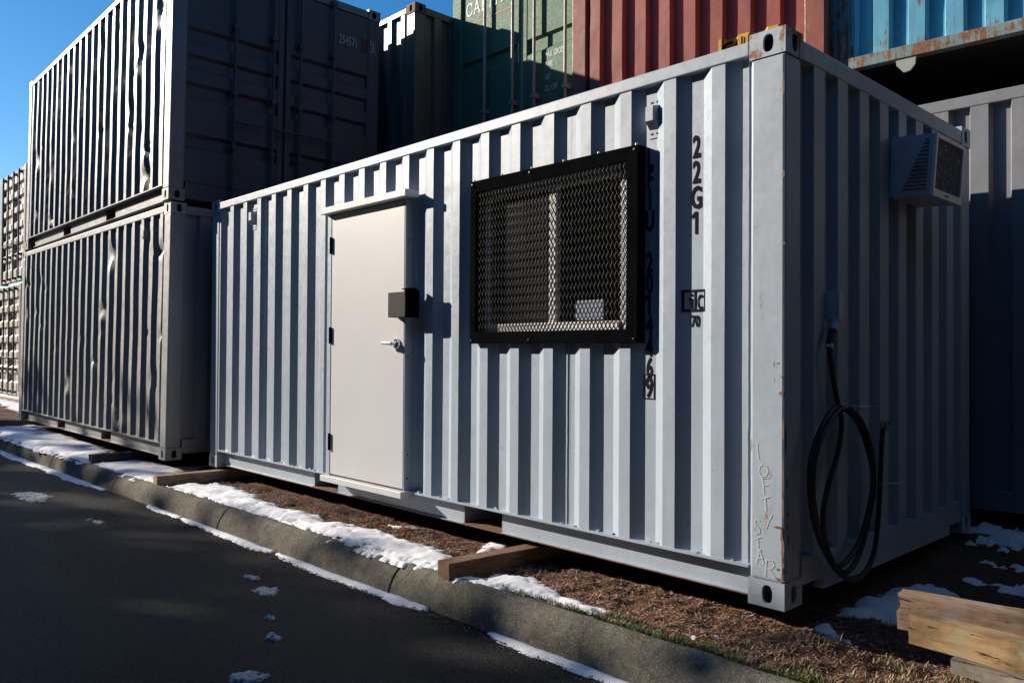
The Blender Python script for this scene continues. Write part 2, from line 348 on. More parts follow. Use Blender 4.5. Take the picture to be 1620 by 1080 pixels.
def gutter(pts, wid, thick, res=.014):
    n_ = 40; a = []; b = []
    for i in range(n_ + 1):
        x = pts[0] + (pts[1] - pts[0]) * i / n_; c = kb(x) - .012; ww = wid * (1 + .45 * fbm(x, 1, 3.5, 2)) * min(1, .25 + 6 * min(i, n_ - i) / n_)
        a.append((x, c + .03)); b.append((x, c - ww))
    snow(a + b[::-1], res, thick, rz, .012, False)
gutter((-12.5, -6.85), .09, .02, .03); gutter((-5.72, -5.0), .045, .015); gutter((-4.98, -3.42), .06, .02); gutter((-3.38, -1.72), .06, .022); gutter((-1.24, -.2), .055, .02)
for (cx, cy, a, b) in ((-6.9, -1.33, .30, .13), (-2.62, -1.13, .10, .045), (-2.95, -1.05, .06, .02), (-1.9, -1.44, .045, .022), (-1.52, -1.75, .08, .05), (-2.2, -1.3, .03, .012), (-5.4, -1.25, .14, .015), (-3.6, -.95, .05, .015)):
    snow([(cx + a * math.cos(t), cy + b * math.sin(t)) for t in [k * math.pi / 6 for k in range(12)]], .009 if cx > -5 else .03, .003, rz, .06 if a < .2 else .1, False, 'slush')

# mulch litter and grass
def scatter_chips():
    mb = MB(); rnd = random.Random(3)
    for i in range(60000):
        if i % 5 < 3: x = -3.4 + 3.6 * rnd.random() ** .8; y = kt(x) + .02 + .62 * rnd.random()
        elif i % 5 == 3: x = -6.3 + 3.2 * rnd.random(); y = kt(x) + .1 + .6 * rnd.random()
        else: x = -.2 + 1.3 * rnd.random(); y = -.47 + 1.1 * rnd.random()
        z = g(x, y) + .003 + .006 * rnd.random(); L_ = .003 + .017 * rnd.random() ** 3; wd = .0008 + .003 * rnd.random() ** 2
        a = rnd.random() * 6.283; t = (rnd.random() - .35) * .9
        d = Vector((math.cos(a) * math.cos(t), math.sin(a) * math.cos(t), math.sin(t))) * L_; s_ = Vector((-math.sin(a), math.cos(a), rnd.random() - .5)) * wd; c = Vector((x, y, z))
        mb.add([tuple(c - d - s_), tuple(c + d - s_ * .6), tuple(c + d + s_), tuple(c - d + s_)], [(0, 1, 2, 3)], rnd.choice((0, 0, 0, 1, 1, 1, 2, 3)))
    mb.build('mulch_litter', [M['chip%d' % i] for i in range(4)], kind='stuff')
scatter_chips()
def scatter_grass():
    mb = MB(); rnd = random.Random(5)
    def blade(x, y, h, mi):
        z = gs(x, y) - .004; a = rnd.random() * 6.28; l = h * (.2 + .9 * rnd.random()); wd = .0014 + .0012 * rnd.random()
        s_ = Vector((-math.sin(a), math.cos(a), 0)) * wd; d = Vector((math.cos(a), math.sin(a), 0)) * l; c = Vector((x, y, z))
        mb.add([tuple(c - s_), tuple(c + s_), tuple(c + d * .5 + Vector((0, 0, h * .7)) + s_ * .7), tuple(c + d * .5 + Vector((0, 0, h * .7)) - s_ * .7), tuple(c + d + Vector((0, 0, h)))], [(0, 1, 2, 3), (3, 2, 4)], mi)
    for i in range(6500):
        x = -.95 + 1.5 * rnd.random(); y = kt(x) + .015 + .13 * rnd.random() ** 1.5
        if fbm(x, y, 6, 2) > -.25: blade(x, y, .008 + .022 * rnd.random(), 0 if rnd.random() < .8 else 1)
    for i in range(3500):
        x = -.15 + .9 * rnd.random(); y = kt(x) + .03 + .55 * rnd.random()
        if fbm(x, y, 5, 2) > .0: blade(x, y, .008 + .02 * rnd.random(), 1 if rnd.random() < .75 else 0)
    for (cx, cy, n_, r_) in ((-2.55, -.46, 240, .07), (-2.42, -.48, 200, .06), (-2.14, -.49, 160, .05), (-1.2, -.44, 160, .08), (-1.05, -.42, 160, .08), (-1.35, -.44, 100, .05), (-2.9, -.47, 80, .04), (-9.2, -.62, 150, .2), (-14.5, .55, 120, .2)):
        for i in range(n_): blade(cx + rnd.gauss(0, r_ * .5), cy + rnd.gauss(0, r_ * .25), .01 + .025 * rnd.random(), 0 if rnd.random() < .75 else 1)
    for (x, y, n_) in ((-.28, -.37, 14), (-.02, -.26, 4), (.05, -.3, 3), (-1.35, -.33, 2), (-.9, -.2, 4), (.2, .1, 6)):
        for i in range(n_): blade(x + rnd.gauss(0, .015), y + rnd.gauss(0, .015), .03 + .05 * rnd.random(), 1)
    mb.build('verge_grass', [M['grass'], M['straw']], kind='stuff')
scatter_grass()
mb = MB(); rnd = random.Random(11)
for i in range(1800):      # grit and leaf crumbs in the gutter
    x = -5 + 5.2 * rnd.random(); y = kb(x) - .03 - abs(rnd.gauss(0, .05)); z = rz(x, y); r_ = .002 + .006 * rnd.random() ** 2; a = rnd.random() * 6
    mb.add([(x + r_ * math.cos(a + k * 2.09), y + r_ * math.sin(a + k * 2.09), z) for k in range(3)] + [(x, y, z + r_)], [(0, 1, 3), (1, 2, 3), (2, 0, 3)], i % 2)
mb.build('gutter_grit', [M['chip1'], M['chip3']], kind='stuff')

mb = MB(); rnd = random.Random(17)
for i in range(16000):      # loose grains standing out of the asphalt near the camera
    t = rnd.random(); x = -5.5 + 5.6 * t; y = kb(x) - .03 - 2.0 * rnd.random(); z = rz(x, y) - .0045; r_ = .0012 + .0032 * rnd.random() ** 3; a = rnd.random() * 6
    mb.add([(x + r_ * math.cos(a + k * 2.09), y + r_ * math.sin(a + k * 2.09), z) for k in range(3)] + [(x, y, z + r_ * 1.1)], [(0, 1, 3), (1, 2, 3), (2, 0, 3)], 0 if rnd.random() < .55 else 1)
mb.build('road_grit', [M['concrete'], M['chip3']], kind='stuff')
# ------------------------------------------------------------------ container kit
SIDE = [(0.0, 0.0), (0.072, 0.0), (0.140, 0.036), (0.210, 0.036)]; SIDE_P = 0.278
END = [(0.0, 0.0), (0.110, 0.0), (0.128, 0.0456), (0.232, 0.0456)]; END_P = 0.250
def profile(u, prof, P, phase):
    t = (u - phase) % P; pts = prof + [(P, prof[0][1])]
    for (a, da), (b, db) in zip(pts[:-1], pts[1:]):
        if a <= t <= b + 1e-9: return da + (db - da) * (t - a) / (b - a)
    return 0
def corr(mb, u0, u1, z0, z1, prof, P, phase, mp, nz=1, dent=None):
    us = [u0, u1]; k = math.floor((u0 - phase) / P)
    while phase + k * P < u1:
        for a, _ in prof:
            u = phase + k * P + a
            if u0 + 1e-4 < u < u1 - 1e-4: us.append(u)
        k += 1
    us = sorted(us)
    if dent:
        e = []
        for a, b in zip(us[:-1], us[1:]): e += [a, (a + b) / 2]
        us = e + [us[-1]]
    b = len(mb.v); n_ = len(us)
    for j in range(nz + 1):
        z = z0 + (z1 - z0) * j / nz
        for u in us:
            d = profile(u, prof, P, phase); du = 0
            if dent: dd, du = dent(u, z, d); d += dd
            mb.v.append(mp(u + du, d, z))
    for j in range(nz):
        for i in range(n_ - 1): mb.f.append((b + j * n_ + i, b + j * n_ + i + 1, b + (j + 1) * n_ + i + 1, b + (j + 1) * n_ + i)); mb.m.append(0)
def holed(mb, u0, u1, v0, v1, cu, cv, ru, rv, mp, depth=.014, tilt=0, n=28):
    # rectangle with an oval hole (stadium), the hole has a short tunnel
    angs = [2 * math.pi * k / n for k in range(n)] + [math.atan2(v - cv, u - cu) % (2 * math.pi) for u in (u0, u1) for v in (v0, v1)]
    angs = sorted(set(round(a, 6) for a in angs)); o_, i_, d_ = [], [], []
    for a in angs:
        c, s_ = math.cos(a), math.sin(a)
        t = min([(u1 - cu) / c if c > 1e-9 else 1e9, (u0 - cu) / c if c < -1e-9 else 1e9, (v1 - cv) / s_ if s_ > 1e-9 else 1e9, (v0 - cv) / s_ if s_ < -1e-9 else 1e9])
        o_.append(mp(cu + t * c, 0, cv + t * s_))
        e = 1 / ((abs(c) / ru) ** 2.6 + (abs(s_) / rv) ** 2.6) ** (1 / 2.6)
        i_.append(mp(cu + e * c, 0, cv + e * s_)); d_.append(mp(cu + e * c, depth, cv + e * s_))
    m_ = len(angs); fs = []
    for k in range(m_):
        j = (k + 1) % m_; fs += [(k, j, m_ + j, m_ + k), (m_ + k, m_ + j, 2 * m_ + j, 2 * m_ + k)]
    mb.add(o_ + i_ + d_, fs)
CX, CY, CZ = .178, .162, .118
def casting(parent, mats, x0, y0, z0, sx, sy, name='corner_casting', label=None):
    # sx, sy: -1 / +1 tell which way the outer faces look; box spans CX, CY, CZ from the min corner
    mb = MB(); x1, y1, z1 = x0 + CX, y0 + CY, z0 + CZ
    cz = z0 + CZ / 2
    fy, by = (y0, y1) if sy < 0 else (y1, y0); fx, bx = (x0, x1) if sx < 0 else (x1, x0)
    hx = (x0 + .094) if sx > 0 else (x1 - .094)
    hy = (y0 + .086) if sy < 0 else (y1 - .086)
    holed(mb, x0, x1, z0, z1, hx, cz, .0255, .0405, lambda u, d, v: (u, fy - sy * d, v))
    holed(mb, y0, y1, z0, z1, hy, cz, .0255, .0405, lambda u, d, v: (fx - sx * d, u, v))
    mb.add([(x0, by, z0), (x1, by, z0), (x1, by, z1), (x0, by, z1)], [(0, 1, 2, 3)])
    mb.add([(bx, y0, z0), (bx, y1, z0), (bx, y1, z1), (bx, y0, z1)], [(0, 1, 2, 3)])
    mb.add([(x0, y0, z0), (x1, y0, z0), (x1, y1, z0), (x0, y1, z0), (x0, y0, z1), (x1, y0, z1), (x1, y1, z1), (x0, y1, z1)], [(0, 1, 2, 3), (4, 5, 6, 7)])
    return mb.build(name, mats, parent, label=label)
def castings(root, L, D, H, mat, special=None):
    e = .003
    for ix, sx in ((0, -1), (1, 1)):
        for iy, sy in ((0, -1), (1, 1)):
            for iz in (0, 1):
                mm = (special or {}).get((ix, iy, iz), mat)
                casting(root, mm, -e if ix == 0 else L - CX + e, -e if iy == 0 else D - CY + e, 0 if iz == 0 else H - CZ, sx, sy)
def posts(root, L, D, H, mat, special=None):
    z0, z1 = CZ, H - CZ
    for ix in (0, 1):
        for iy in (0, 1):
            mb = MB(); x0 = 0 if ix == 0 else L - .168; y0 = 0 if iy == 0 else D - .15
            mb.box(x0, x0 + .168, y0, y0 + .15, z0, z1)
            mb.build('corner_post', (special or {}).get((ix, iy), mat), root, bevel=.012)
def bar(root, name, mat, *b, bevel=.006):
    mb = MB(); mb.box(*b); return mb.build(name, mat, root, bevel=bevel)
def dents(seed, amp):
    rnd = random.Random(seed); L = []
    for i in range(46): L.append((rnd.random() * 6.06, .25 + 2.1 * rnd.random() ** .9, .03 + .10 * rnd.random() ** 2, .02 + .10 * rnd.random() ** 2, (rnd.random() * 1.1 - .12) * amp))
    def f(u, z, d):
        o = 0; s_ = 0
        for (a, b, ru, rz_, h) in L:
            q = ((u - a) / ru) ** 2 + ((z - b) / rz_) ** 2
            if q < 6: e = math.exp(-q); o += h * e; s_ += h * .35 * e
        o += .006 * noise.noise(Vector((u * 1.3, z * 1.6, seed))); s_ += .004 * noise.noise(Vector((u * 3, z * 2.2, seed + 5)))
        return o, s_
    return f
def flat(root, name, mat, pts):
    mb = MB(); mb.add(pts, [(0, 1, 2, 3)]); return mb.build(name, mat, root)
def text(root, s, mat, size, wx, org, ux, uz, nrm, bold=0.0, name='lettering', align='LEFT', vertical=False, pitch=1.0):
    """flat print: glyphs from the built-in font laid on a surface; org = left baseline, ux/uz = reading / up directions"""
    ux, uz, nrm = Vector(ux), Vector(uz), Vector(nrm); mb = MB()
    items = [(c, i) for i, c in enumerate(s)] if vertical else [(s, 0)]
    for c, i in items:
        if not c.strip(): continue
        cu = bpy.data.curves.new('t', 'FONT'); cu.body = c; cu.size = 1.0; cu.offset = bold; cu.align_x = 'CENTER' if vertical else align; cu.resolution_u = 3
        ob = bpy.data.objects.new('t', cu); me = bpy.data.meshes.new_from_object(ob)
        vs = [tuple(Vector(org) + ux * (p.co.x * size * wx) + uz * (p.co.y * size - i * pitch) + nrm * .002) for p in me.vertices]
        mb.add(vs, [tuple(q.vertices) for q in me.polygons])
        bpy.data.objects.remove(ob); bpy.data.curves.remove(cu); bpy.data.meshes.remove(me)
    return mb.build(name, mat, root)
STK = [0]
def strokes(mb, lines, wdt, mp0):
    for ln in lines:
        for (a, b) in zip(ln[:-1], ln[1:]):
            ax, az = a; bx, bz = b; STK[0] = (STK[0] + 1) % 17; mp = lambda u, z: (lambda q: (q[0], q[1] - STK[0] * 6e-5, q[2]))(mp0(u, z)); dx, dz = bx - ax, bz - az; l = math.hypot(dx, dz) or 1; nx, nz_ = -dz / l * wdt / 2, dx / l * wdt / 2; ex, ez = dx / l * wdt * .35, dz / l * wdt * .35
            mb.add([mp(ax - ex + nx, az - ez + nz_), mp(bx + ex + nx, bz + ez + nz_), mp(bx + ex - nx, bz + ez - nz_), mp(ax - ex - nx, az - ez - nz_)], [(0, 1, 2, 3)])

def side_bottom(root, mat, L, y0, s, dark=None):
    """long bottom rail: lip, recessed web in three lengths, flange, two fork pockets. y0 = face plane, s = +1 inward direction sign"""
    def by(a, b): return (y0 + s * a, y0 + s * b) if s > 0 else (y0 + s * b, y0 + s * a)
    mb = MB(); mb.box(CX, L - CX, *by(.0, .09), .158, .170); mb.build('bottom_rail_lip', mat, root)
    segs = [(CX + .001, 1.895), (2.265, L - 2.265), (L - 1.895, L - CX - .001)]
    for a, b in segs:
        mb = MB(); mb.box(a, b, *by(.070, .075), .026, .158); mb.box(a, b, *by(.050, .12), .018, .026)
        mb.build('bottom_rail', mat, root)
    for c in (2.08, L - 2.08):
        mb = MB()
        mb.box(c - .183, c - .179, *by(.07, 1.0), .026, .156); mb.box(c + .179, c + .183, *by(.07, 1.0), .026, .156); mb.box(c - .183, c + .183, *by(.072, 1.0), .150, .156, 1)
        mb.box(c - .179, c + .179, *by(.05, 1.0), .018, .026, 2); mb.box(c - .179, c + .179, *by(.99, 1.0), .026, .15, 1)
        mb.build('fork_pocket', [mat, M['dark'], M['plate']], root)
def body_closers(root, mat, L, D, H, back=True, left=True, right=True):
    flat(root, 'roof', mat, [(.05, .05, H - .03), (L - .05, .05, H - .03), (L - .05, D - .05, H - .03), (.05, D - .05, H - .03)])
    flat(root, 'floor', M['dark'], [(.02, .13, .14), (L - .02, .13, .14), (L - .02, D - .02, .14), (.02, D - .02, .14)])
    if back: flat(root, 'back_wall', mat, [(.02, D - .03, .14), (L - .02, D - .03, .14), (L - .02, D - .03, H - .03), (.02, D - .03, H - .03)])
    if left: flat(root, 'left_wall', mat, [(.03, .02, .14), (.03, D - .02, .14), (.03, D - .02, H - .03), (.03, .02, H - .03)])
    if right: flat(root, 'right_wall', mat, [(L - .03, .02, .14), (L - .03, D - .02, .14), (L - .03, D - .02, H - .03), (L - .03, .02, H - .03)])
def top_rails(root, mat, L, D, H):
    zt = H - .026; zb = zt - .066
    bar(root, 'top_rail', mat, CX, L - CX, -.001, .06, zb, zt); bar(root, 'top_rail', mat, CX, L - CX, D - .06, D, zb, zt)
    bar(root, 'top_rail', mat, L - .06, L + .001, CY, D - CY, zb - .02, zt); bar(root, 'top_rail', mat, -.001, .06, CY, D - CY, zb - .02, zt)
def sheets(root, mats, u0, u1, z0, z1, prof, P, phase, mp, nz=1, dent=None, every=4, name='wall_sheet'):
    cuts = [u0]; u = phase + prof[2][0] + (prof[3][0] - prof[2][0]) * .55
    k = math.ceil((u0 - u) / (P * every)); u += k * P * every
    while u < u1 - .2:
        if u > u0 + .2: cuts.append(u)
        u += P * every
    cuts.append(u1)
    for a, b in zip(cuts[:-1], cuts[1:]):
        mb = MB(); corr(mb, a, b - (.0016 if b < u1 else 0), z0, z1, prof, P, phase, mp, nz, dent)
        mb.build(name, mats, root, smooth=22 if dent else None)
def vent(root, mat, x, z, yf):
    mb = MB(); mb.box(x, x + .075, yf - .004, yf, z, z + .20)
    o = mb.build('vent_cover', mat, root)
    # hood with slanted foot
    m2 = MB(); a, b = x + .004, x + .071; y0, y1 = yf - .004, yf - .05; zt, zb = z + .165, z + .045
    m2.add([(a, y0, zt), (b, y0, zt), (b - .014, y1, zt - .012), (a + .008, y1, zt - .012), (a, y0, zb), (b, y0, zb), (b - .014, y1, zb + .035), (a + .008, y1, zb + .035)],
           [(0, 1, 2, 3), (3, 2, 6, 7), (7, 6, 5, 4), (0, 3, 7, 4), (1, 5, 6, 2)]); m2.build('vent_hood', mat, o)
    for (cx, cz) in ((.02, .183), (.055, .183), (.02, .022), (.055, .022)):
        m3 = MB(); m3.box(x + cx - .008, x + cx + .008, yf - .0055, yf - .0042, z + cz - .005, z + cz + .005); m3.build('vent_slot', M['dark'], o)

# ------------------------------------------------------------------ the main container (converted to an office)
L, D, H = 6.058, 2.438, 2.591
X = lambda x: x + L          # world x -> local x
main = empty('office_container', (-L, 0, 0))
tag(main, 'light blue-grey shipping container with a beige door and a mesh-covered window', 'shipping container')
mm = M['main']
castings(main, L, D, H, mm, {(1, 0, 0): M['main_scuff'], (1, 0, 1): M['main_rust']})
posts(main, L, D, H, mm, {(1, 0): M['main_scuff']})
top_rails(main, mm, L, D, H)
side_bottom(main, mm, L, 0, 1)
mpF = lambda u, d, z: (u, .005 + d, z)
def wav(u, z, d): return .0016 * (.5 + .5 * noise.noise(Vector((u * 1.7, z * 1.3, 4)))) + .0008 * max(0, noise.noise(Vector((u * 5, z * 4, 9)))), .0012 * noise.noise(Vector((u * 2, z * 1.5, 7)))
ph = X(-.378); z0, z1 = .170, H - .09
DL, DR, DT = X(-3.80), X(-2.782), 2.20
SL, SR, SB, ST = X(-2.115), X(-.79), 1.185, 2.205
sheets(main, mm, .166, DL + .01, z0, z1, SIDE, SIDE_P, ph, mpF, 16, wav)
sheets(main, mm, DL + .01, DR - .01, DT, z1, SIDE, SIDE_P, ph, mpF, 16, wav, every=99)
sheets(main, mm, DR - .01, SL + .02, z0, z1, SIDE, SIDE_P, ph, mpF, 16, wav, every=99)
sheets(main, mm, SL + .02, SR - .02, z0, SB + .03, SIDE, SIDE_P, ph, mpF, 16, wav)
sheets(main, mm, SL + .02, SR - .02, ST - .03, z1, SIDE, SIDE_P, ph, mpF, 16, wav)
sheets(main, mm, SR - .02, L - .166, z0, z1, SIDE, SIDE_P, ph, mpF, 16, wav, every=99)
for xx in (-.2, -1.33, -2.25, -4.98):      # seam beads between sheets
    mb = MB(); rr_ = random.Random(int(-xx * 100)); pts = [(X(xx) + rr_.gauss(0, .0007), .005 + profile(X(xx), SIDE, SIDE_P, ph) - .001, z0 + (z1 - z0) * k / 40) for k in range(41)]
    if -2.08 < xx < -.8: pts = [p for p in pts if p[2] < SB]
    mb.tube(pts, .0035, 5); mb.build('weld_seam', mm, main)
mb = MB(); rr_ = random.Random(4)
for i in range(46):      # weld blobs and grit lying along the bottom lip
    xx = .3 + rr_.random() * 5.5; r_ = .004 + .007 * rr_.random(); mb.box(xx, xx + r_ * 2, .004 + .02 * rr_.random(), .03, .170, .170 + r_)
mb.build('weld_spatter', M['main_scuff'], main, kind='stuff')
bar(main, 'sill_edge', M['plate'], CX, L - CX, .048, .056, .019, .0245, bevel=0)
# right end wall (faces +x)
mpE = lambda u, d, z: (L - .004 - d, u, z)
sheets(main, mm, .148, D - .148, .20, H - .11, END, END_P, .282 - .0, mpE, every=5)
mb = MB()
mb.box(L - .05, L - .001, .378, 2.066, .026, .200); mb.box(L - .05, L - .0015, CY + .004, .378, .082, .200); mb.box(L - .05, L - .0015, 2.066, D - CY - .004, .082, .200)
mb.build('end_sill', mm, main)
for ya, yb in ((.18, .376), (2.07, 2.26)):
    mb = MB(); mb.box(L - .4, L - .05, ya, yb, .02, .08, 0); mb.build('end_notch', M['dark'], main)
body_closers(main, M['dark'], L, D, H, right=False)
vent(main, mm, X(-.772), 2.232, .041); vent(main, mm, X(-5.255), 2.235, .041)
# markings
face_in = .041; face_out = .005
kw = dict(ux=(1, 0, 0), uz=(0, 0, 1), nrm=(0, -1, 0))
text(main, '22G1', M['ink'], .15, .60, (X(-.486), face_in, 2.092), bold=.03, vertical=True, pitch=.1245, **kw)
text(main, 'LFIU 201446', M['ink'], .142, .60, (X(-.765), face_in, 2.085), bold=.028, vertical=True, pitch=.1075, **kw)
text(main, '9', M['ink'], .15, .62, (X(-.766), face_in, .906), bold=.028, vertical=True, **kw)
mb = MB()
for (a, b, c, d_) in ((-.800, -.796, .896, 1.024), (-.736, -.732, .896, 1.024), (-.796, -.736, .896, .900), (-.796, -.736, 1.020, 1.024)): mb.box(X(a), X(b), face_in - .0032, face_in - .0005, c, d_)
mb.build('check_digit_box', M['ink'], main)
mb = MB()
for (fx, fz, sz) in ((-.486, 2.092 - 3 * .1245, .15), (-.765, 2.085 - 7 * .1075, .142)):
    t_ = fz + sz * .70; mb.add([(X(fx) - .026, face_in - .0022, t_ - .034), (X(fx) - .004, face_in - .0022, t_ - .018), (X(fx) - .004, face_in - .0022, t_), (X(fx) - .010, face_in - .0022, t_), (X(fx) - .026, face_in - .0022, t_ - .016)], [(0, 1, 2, 3, 4)])
mb.build('digit_flag', M['ink'], main, kind='stuff')
# 'ic' emblem folding over the rib, with 70 below
def strip(mb, u0, u1, za, zb):
    k = 14
    for i in range(k):
        a, b = u0 + (u1 - u0) * i / k, u0 + (u1 - u0) * (i + 1) / k; da, db = profile(a, SIDE, SIDE_P, ph), profile(b, SIDE, SIDE_P, ph)
        mb.add([(a, .003 + da, za), (b, .003 + db, za), (b, .003 + db, zb), (a, .003 + da, zb)], [(0, 1, 2, 3)])
mb = MB(); e0, e1, ez0, ez1 = X(-.555), X(-.432), 1.335, 1.443
strip(mb, e0, e1, ez0, ez0 + .011); strip(mb, e0, e1, ez1 - .011, ez1); strip(mb, e0, e0 + .012, ez0 + .009, ez1 - .009); strip(mb, e1 - .007, e1, ez0 + .009, ez1 - .009)
strip(mb, X(-.496), X(-.486), ez0 + .009, ez1 - .009); strip(mb, X(-.518), X(-.505), ez0 + .014, ez0 + .066); strip(mb, X(-.524), X(-.505), ez0 + .056, ez0 + .066); strip(mb, X(-.518), X(-.505), ez0 + .076, ez0 + .088)
for k in range(13):
    a = R(45 + 270 * k / 13); b = R(45 + 270 * (k + 1) / 13); cu, cz = X(-.458), ez0 + .046
    q = [(cu + r_ * math.cos(t) * .52, cz + r_ * math.sin(t)) for (r_, t) in ((.024, a), (.038, a), (.038, b), (.024, b))]
    mb.add([(u, .003 + profile(u, SIDE, SIDE_P, ph), z) for u, z in q], [(0, 1, 2, 3)])
mb.build('emblem', M['ink'], main)
text(main, '70', M['ink'], .078, .66, (X(-.515), face_in, 1.262), bold=.025, **kw)
# paint-pen words down the near post: LOFTY STAR
GL = {'L': [[(0, 1), (.1, .3), (.25, 0), (.75, -.12)]], 'O': [[(.5, 1), (.1, .8), (0, .4), (.25, 0), (.7, .05), (.95, .5), (.8, .9), (.5, 1), (.3, .95)]],
      'F': [[(.15, 1), (.3, 0)], [(0, 1), (.9, 1.08)], [(.2, .55), (.8, .62)]], 'T': [[(0, .85), (.95, 1.1)], [(.45, .95), (.55, 0)]], 'Y': [[(0, 1), (.5, .55)], [(.95, .95), (.55, .45), (.3, 0)]],
      'S': [[(.9, .95), (.5, 1.05), (.15, .85), (.3, .6), (.8, .4), (.85, .1), (.45, -.05), (.2, .05)]], 'A': [[(0, 0), (.45, 1), (.9, 0)], [(.15, .35), (.75, .4)]], 'R': [[(0, 0), (.1, 1)], [(.05, 1), (.7, 1), (.85, .75), (.6, .5), (.1, .45)], [(.4, .45), (1.1, -.1)]]}
mb = MB()
for ch, gx, gz, gw, gh in (('L', -.132, .729, .040, .080), ('O', -.125, .635, .048, .055), ('F', -.112, .573, .042, .070), ('T', -.112, .488, .042, .060), ('Y', -.098, .417, .040, .064),
                           ('S', -.150, .383, .036, .062), ('T', -.145, .303, .034, .062), ('A', -.136, .252, .040, .062), ('R', -.092, .212, .052, .074)):
    strokes(mb, [[(X(gx) + a * gw, gz - gh + b * gh) for a, b in ln] for ln in GL[ch]], .0030, lambda u, z: (u, -.0025, z))
mb.build('handwriting', M['chalk'], main)
# rust scabs on the near post edge
mb = MB(); rr_ = random.Random(21)
def scab(cx, cz, sx, sz, side=0):
    q = []
    for k in range(9):
        a = k / 9 * 6.283; r_ = .55 + .6 * rr_.random(); q.append((cx + sx * r_ * math.cos(a), cz + sz * r_ * math.sin(a)))
    mb.add([(X(a), -.002, z) if side == 0 else (L + .002, a, z) for a, z in q], [tuple(range(9))])
for (cx, cz, sx, sz) in ((-.028, .365, .026, .006), (-.012, .33, .007, .04), (-.008, .27, .008, .05), (-.006, .46, .004, .07), (-.005, .60, .004, .10), (-.007, .80, .005, .05), (-.014, .955, .012, .012), (-.012, 1.03, .007, .005),
                         (-.03, 1.09, .006, .004), (-.006, 1.93, .006, .02), (-.006, 1.62, .01, .008), (-.008, .2, .008, .015), (-.02, .135, .03, .006), (-.007, 2.33, .005, .06), (-.03, .18, .008, .006)): scab(cx, cz, sx, sz)
for (cx, cz, sx, sz) in ((.03, .42, .016, .012), (.025, .37, .008, .018), (.035, .31, .01, .03), (.02, .55, .006, .03), (.012, .75, .006, .08)): scab(cx, cz, sx, sz, 1)
mb.build('rust_scab', M['plate'], main, kind='stuff')

# --- door
FY = -.042
frame = bpy.data.objects.new('door_frame', None)
mb = MB()
mb.box(DL, DL + .055, FY, .06, .175, DT); mb.box(DR - .006, DR, FY + .006, .06, .175, DT); mb.box(DL + .055, DR - .006, FY, .06, DT - .02, DT)
frame = mb.build('door_frame', mm, main, bevel=.002)
# the jamb return on the right is painted like the container
mb = MB(); mb.box(DR, DR + .003, FY + .004, .045, .172, DT - .002); mb.build('jamb_return', mm, frame)
for zz in (.42, 1.9, 1.1, .26):
    mb = MB(); mb.tube([(DR + .003, -.012, zz), (DR + .007, -.012, zz)], .006, 10); mb.build('screw', M['bolt'], frame)
door = bar(main, 'door', M['door'], DL + .060, DR - .008, FY + .003, .005, .186, DT - .024, bevel=.003)
bar(main, 'drip_cap', M['door'], DL - .02, DR + .075, FY - .055, .02, DT - .012, DT + .036, bevel=.003)
mb = MB(); mb.box(DL - .01, DR + .035, FY - .045, .03, .130, .174); mb.build('door_sill', M['door'], main, bevel=.003)
for zz in (1.885, 1.19, .37):
    mb = MB(); mb.box(DL + .034, DL + .060, FY - .003, FY + .004, zz, zz + .125); mb.tube([(DL + .058, FY - .008, zz), (DL + .058, FY - .008, zz + .125)], .009, 10); mb.build('hinge', M['blacksteel'], door)
# lever handle with round rose
hx, hz = X(-2.865), 1.185; y = FY
mb = MB(); mb.tube([(hx, y, hz), (hx, y - .012, hz)], [.036, .033], 24); mb.tube([(hx, y - .01, hz), (hx, y - .055, hz)], [.016, .014], 16); mb.tube([(hx + .008, y - .055, hz), (hx - .03, y - .06, hz + .002), (hx - .085, y - .058, hz + .004), (hx - .115, y - .05, hz + .003)], [.013, .012, .0105, .008], 12)
mb.build('handle', M['chrome'], door, smooth=40)
# lock guard box: a black steel box on the leaf and a hasp wrapped on the jamb
mb = MB(); bx0, bx1 = X(-2.872), X(-2.665); by0, by1 = FY - .07, FY; bz0, bz1 = 1.365, 1.535
mb.box(bx0, bx1, by0, by1, bz1 - .006, bz1); mb.box(bx0, bx1, by0 - .004, by0, bz0, bz1); mb.box(bx0, bx0 + .005, by0, by1, bz0, bz1 - .006); mb.box(bx0 + .005, bx1, by0, by1, bz1 - .04, bz1 - .034)
mb.build('lock_guard', M['lockbox'], door, bevel=.002)
mb = MB(); mb.box(X(-2.655), X(-2.640), FY - .09, FY + .02, 1.36, 1.548); mb.box(X(-2.64), X(-2.585), FY - .05, FY - .02, 1.39, 1.54); mb.box(DR + .004, DR + .035, FY - .03, .03, 1.40, 1.53); mb.box(X(-2.70), X(-2.600), FY - .085, FY - .02, 1.549, 1.555)
mb.build('lock_hasp', M['blacksteel'], frame, bevel=.002)

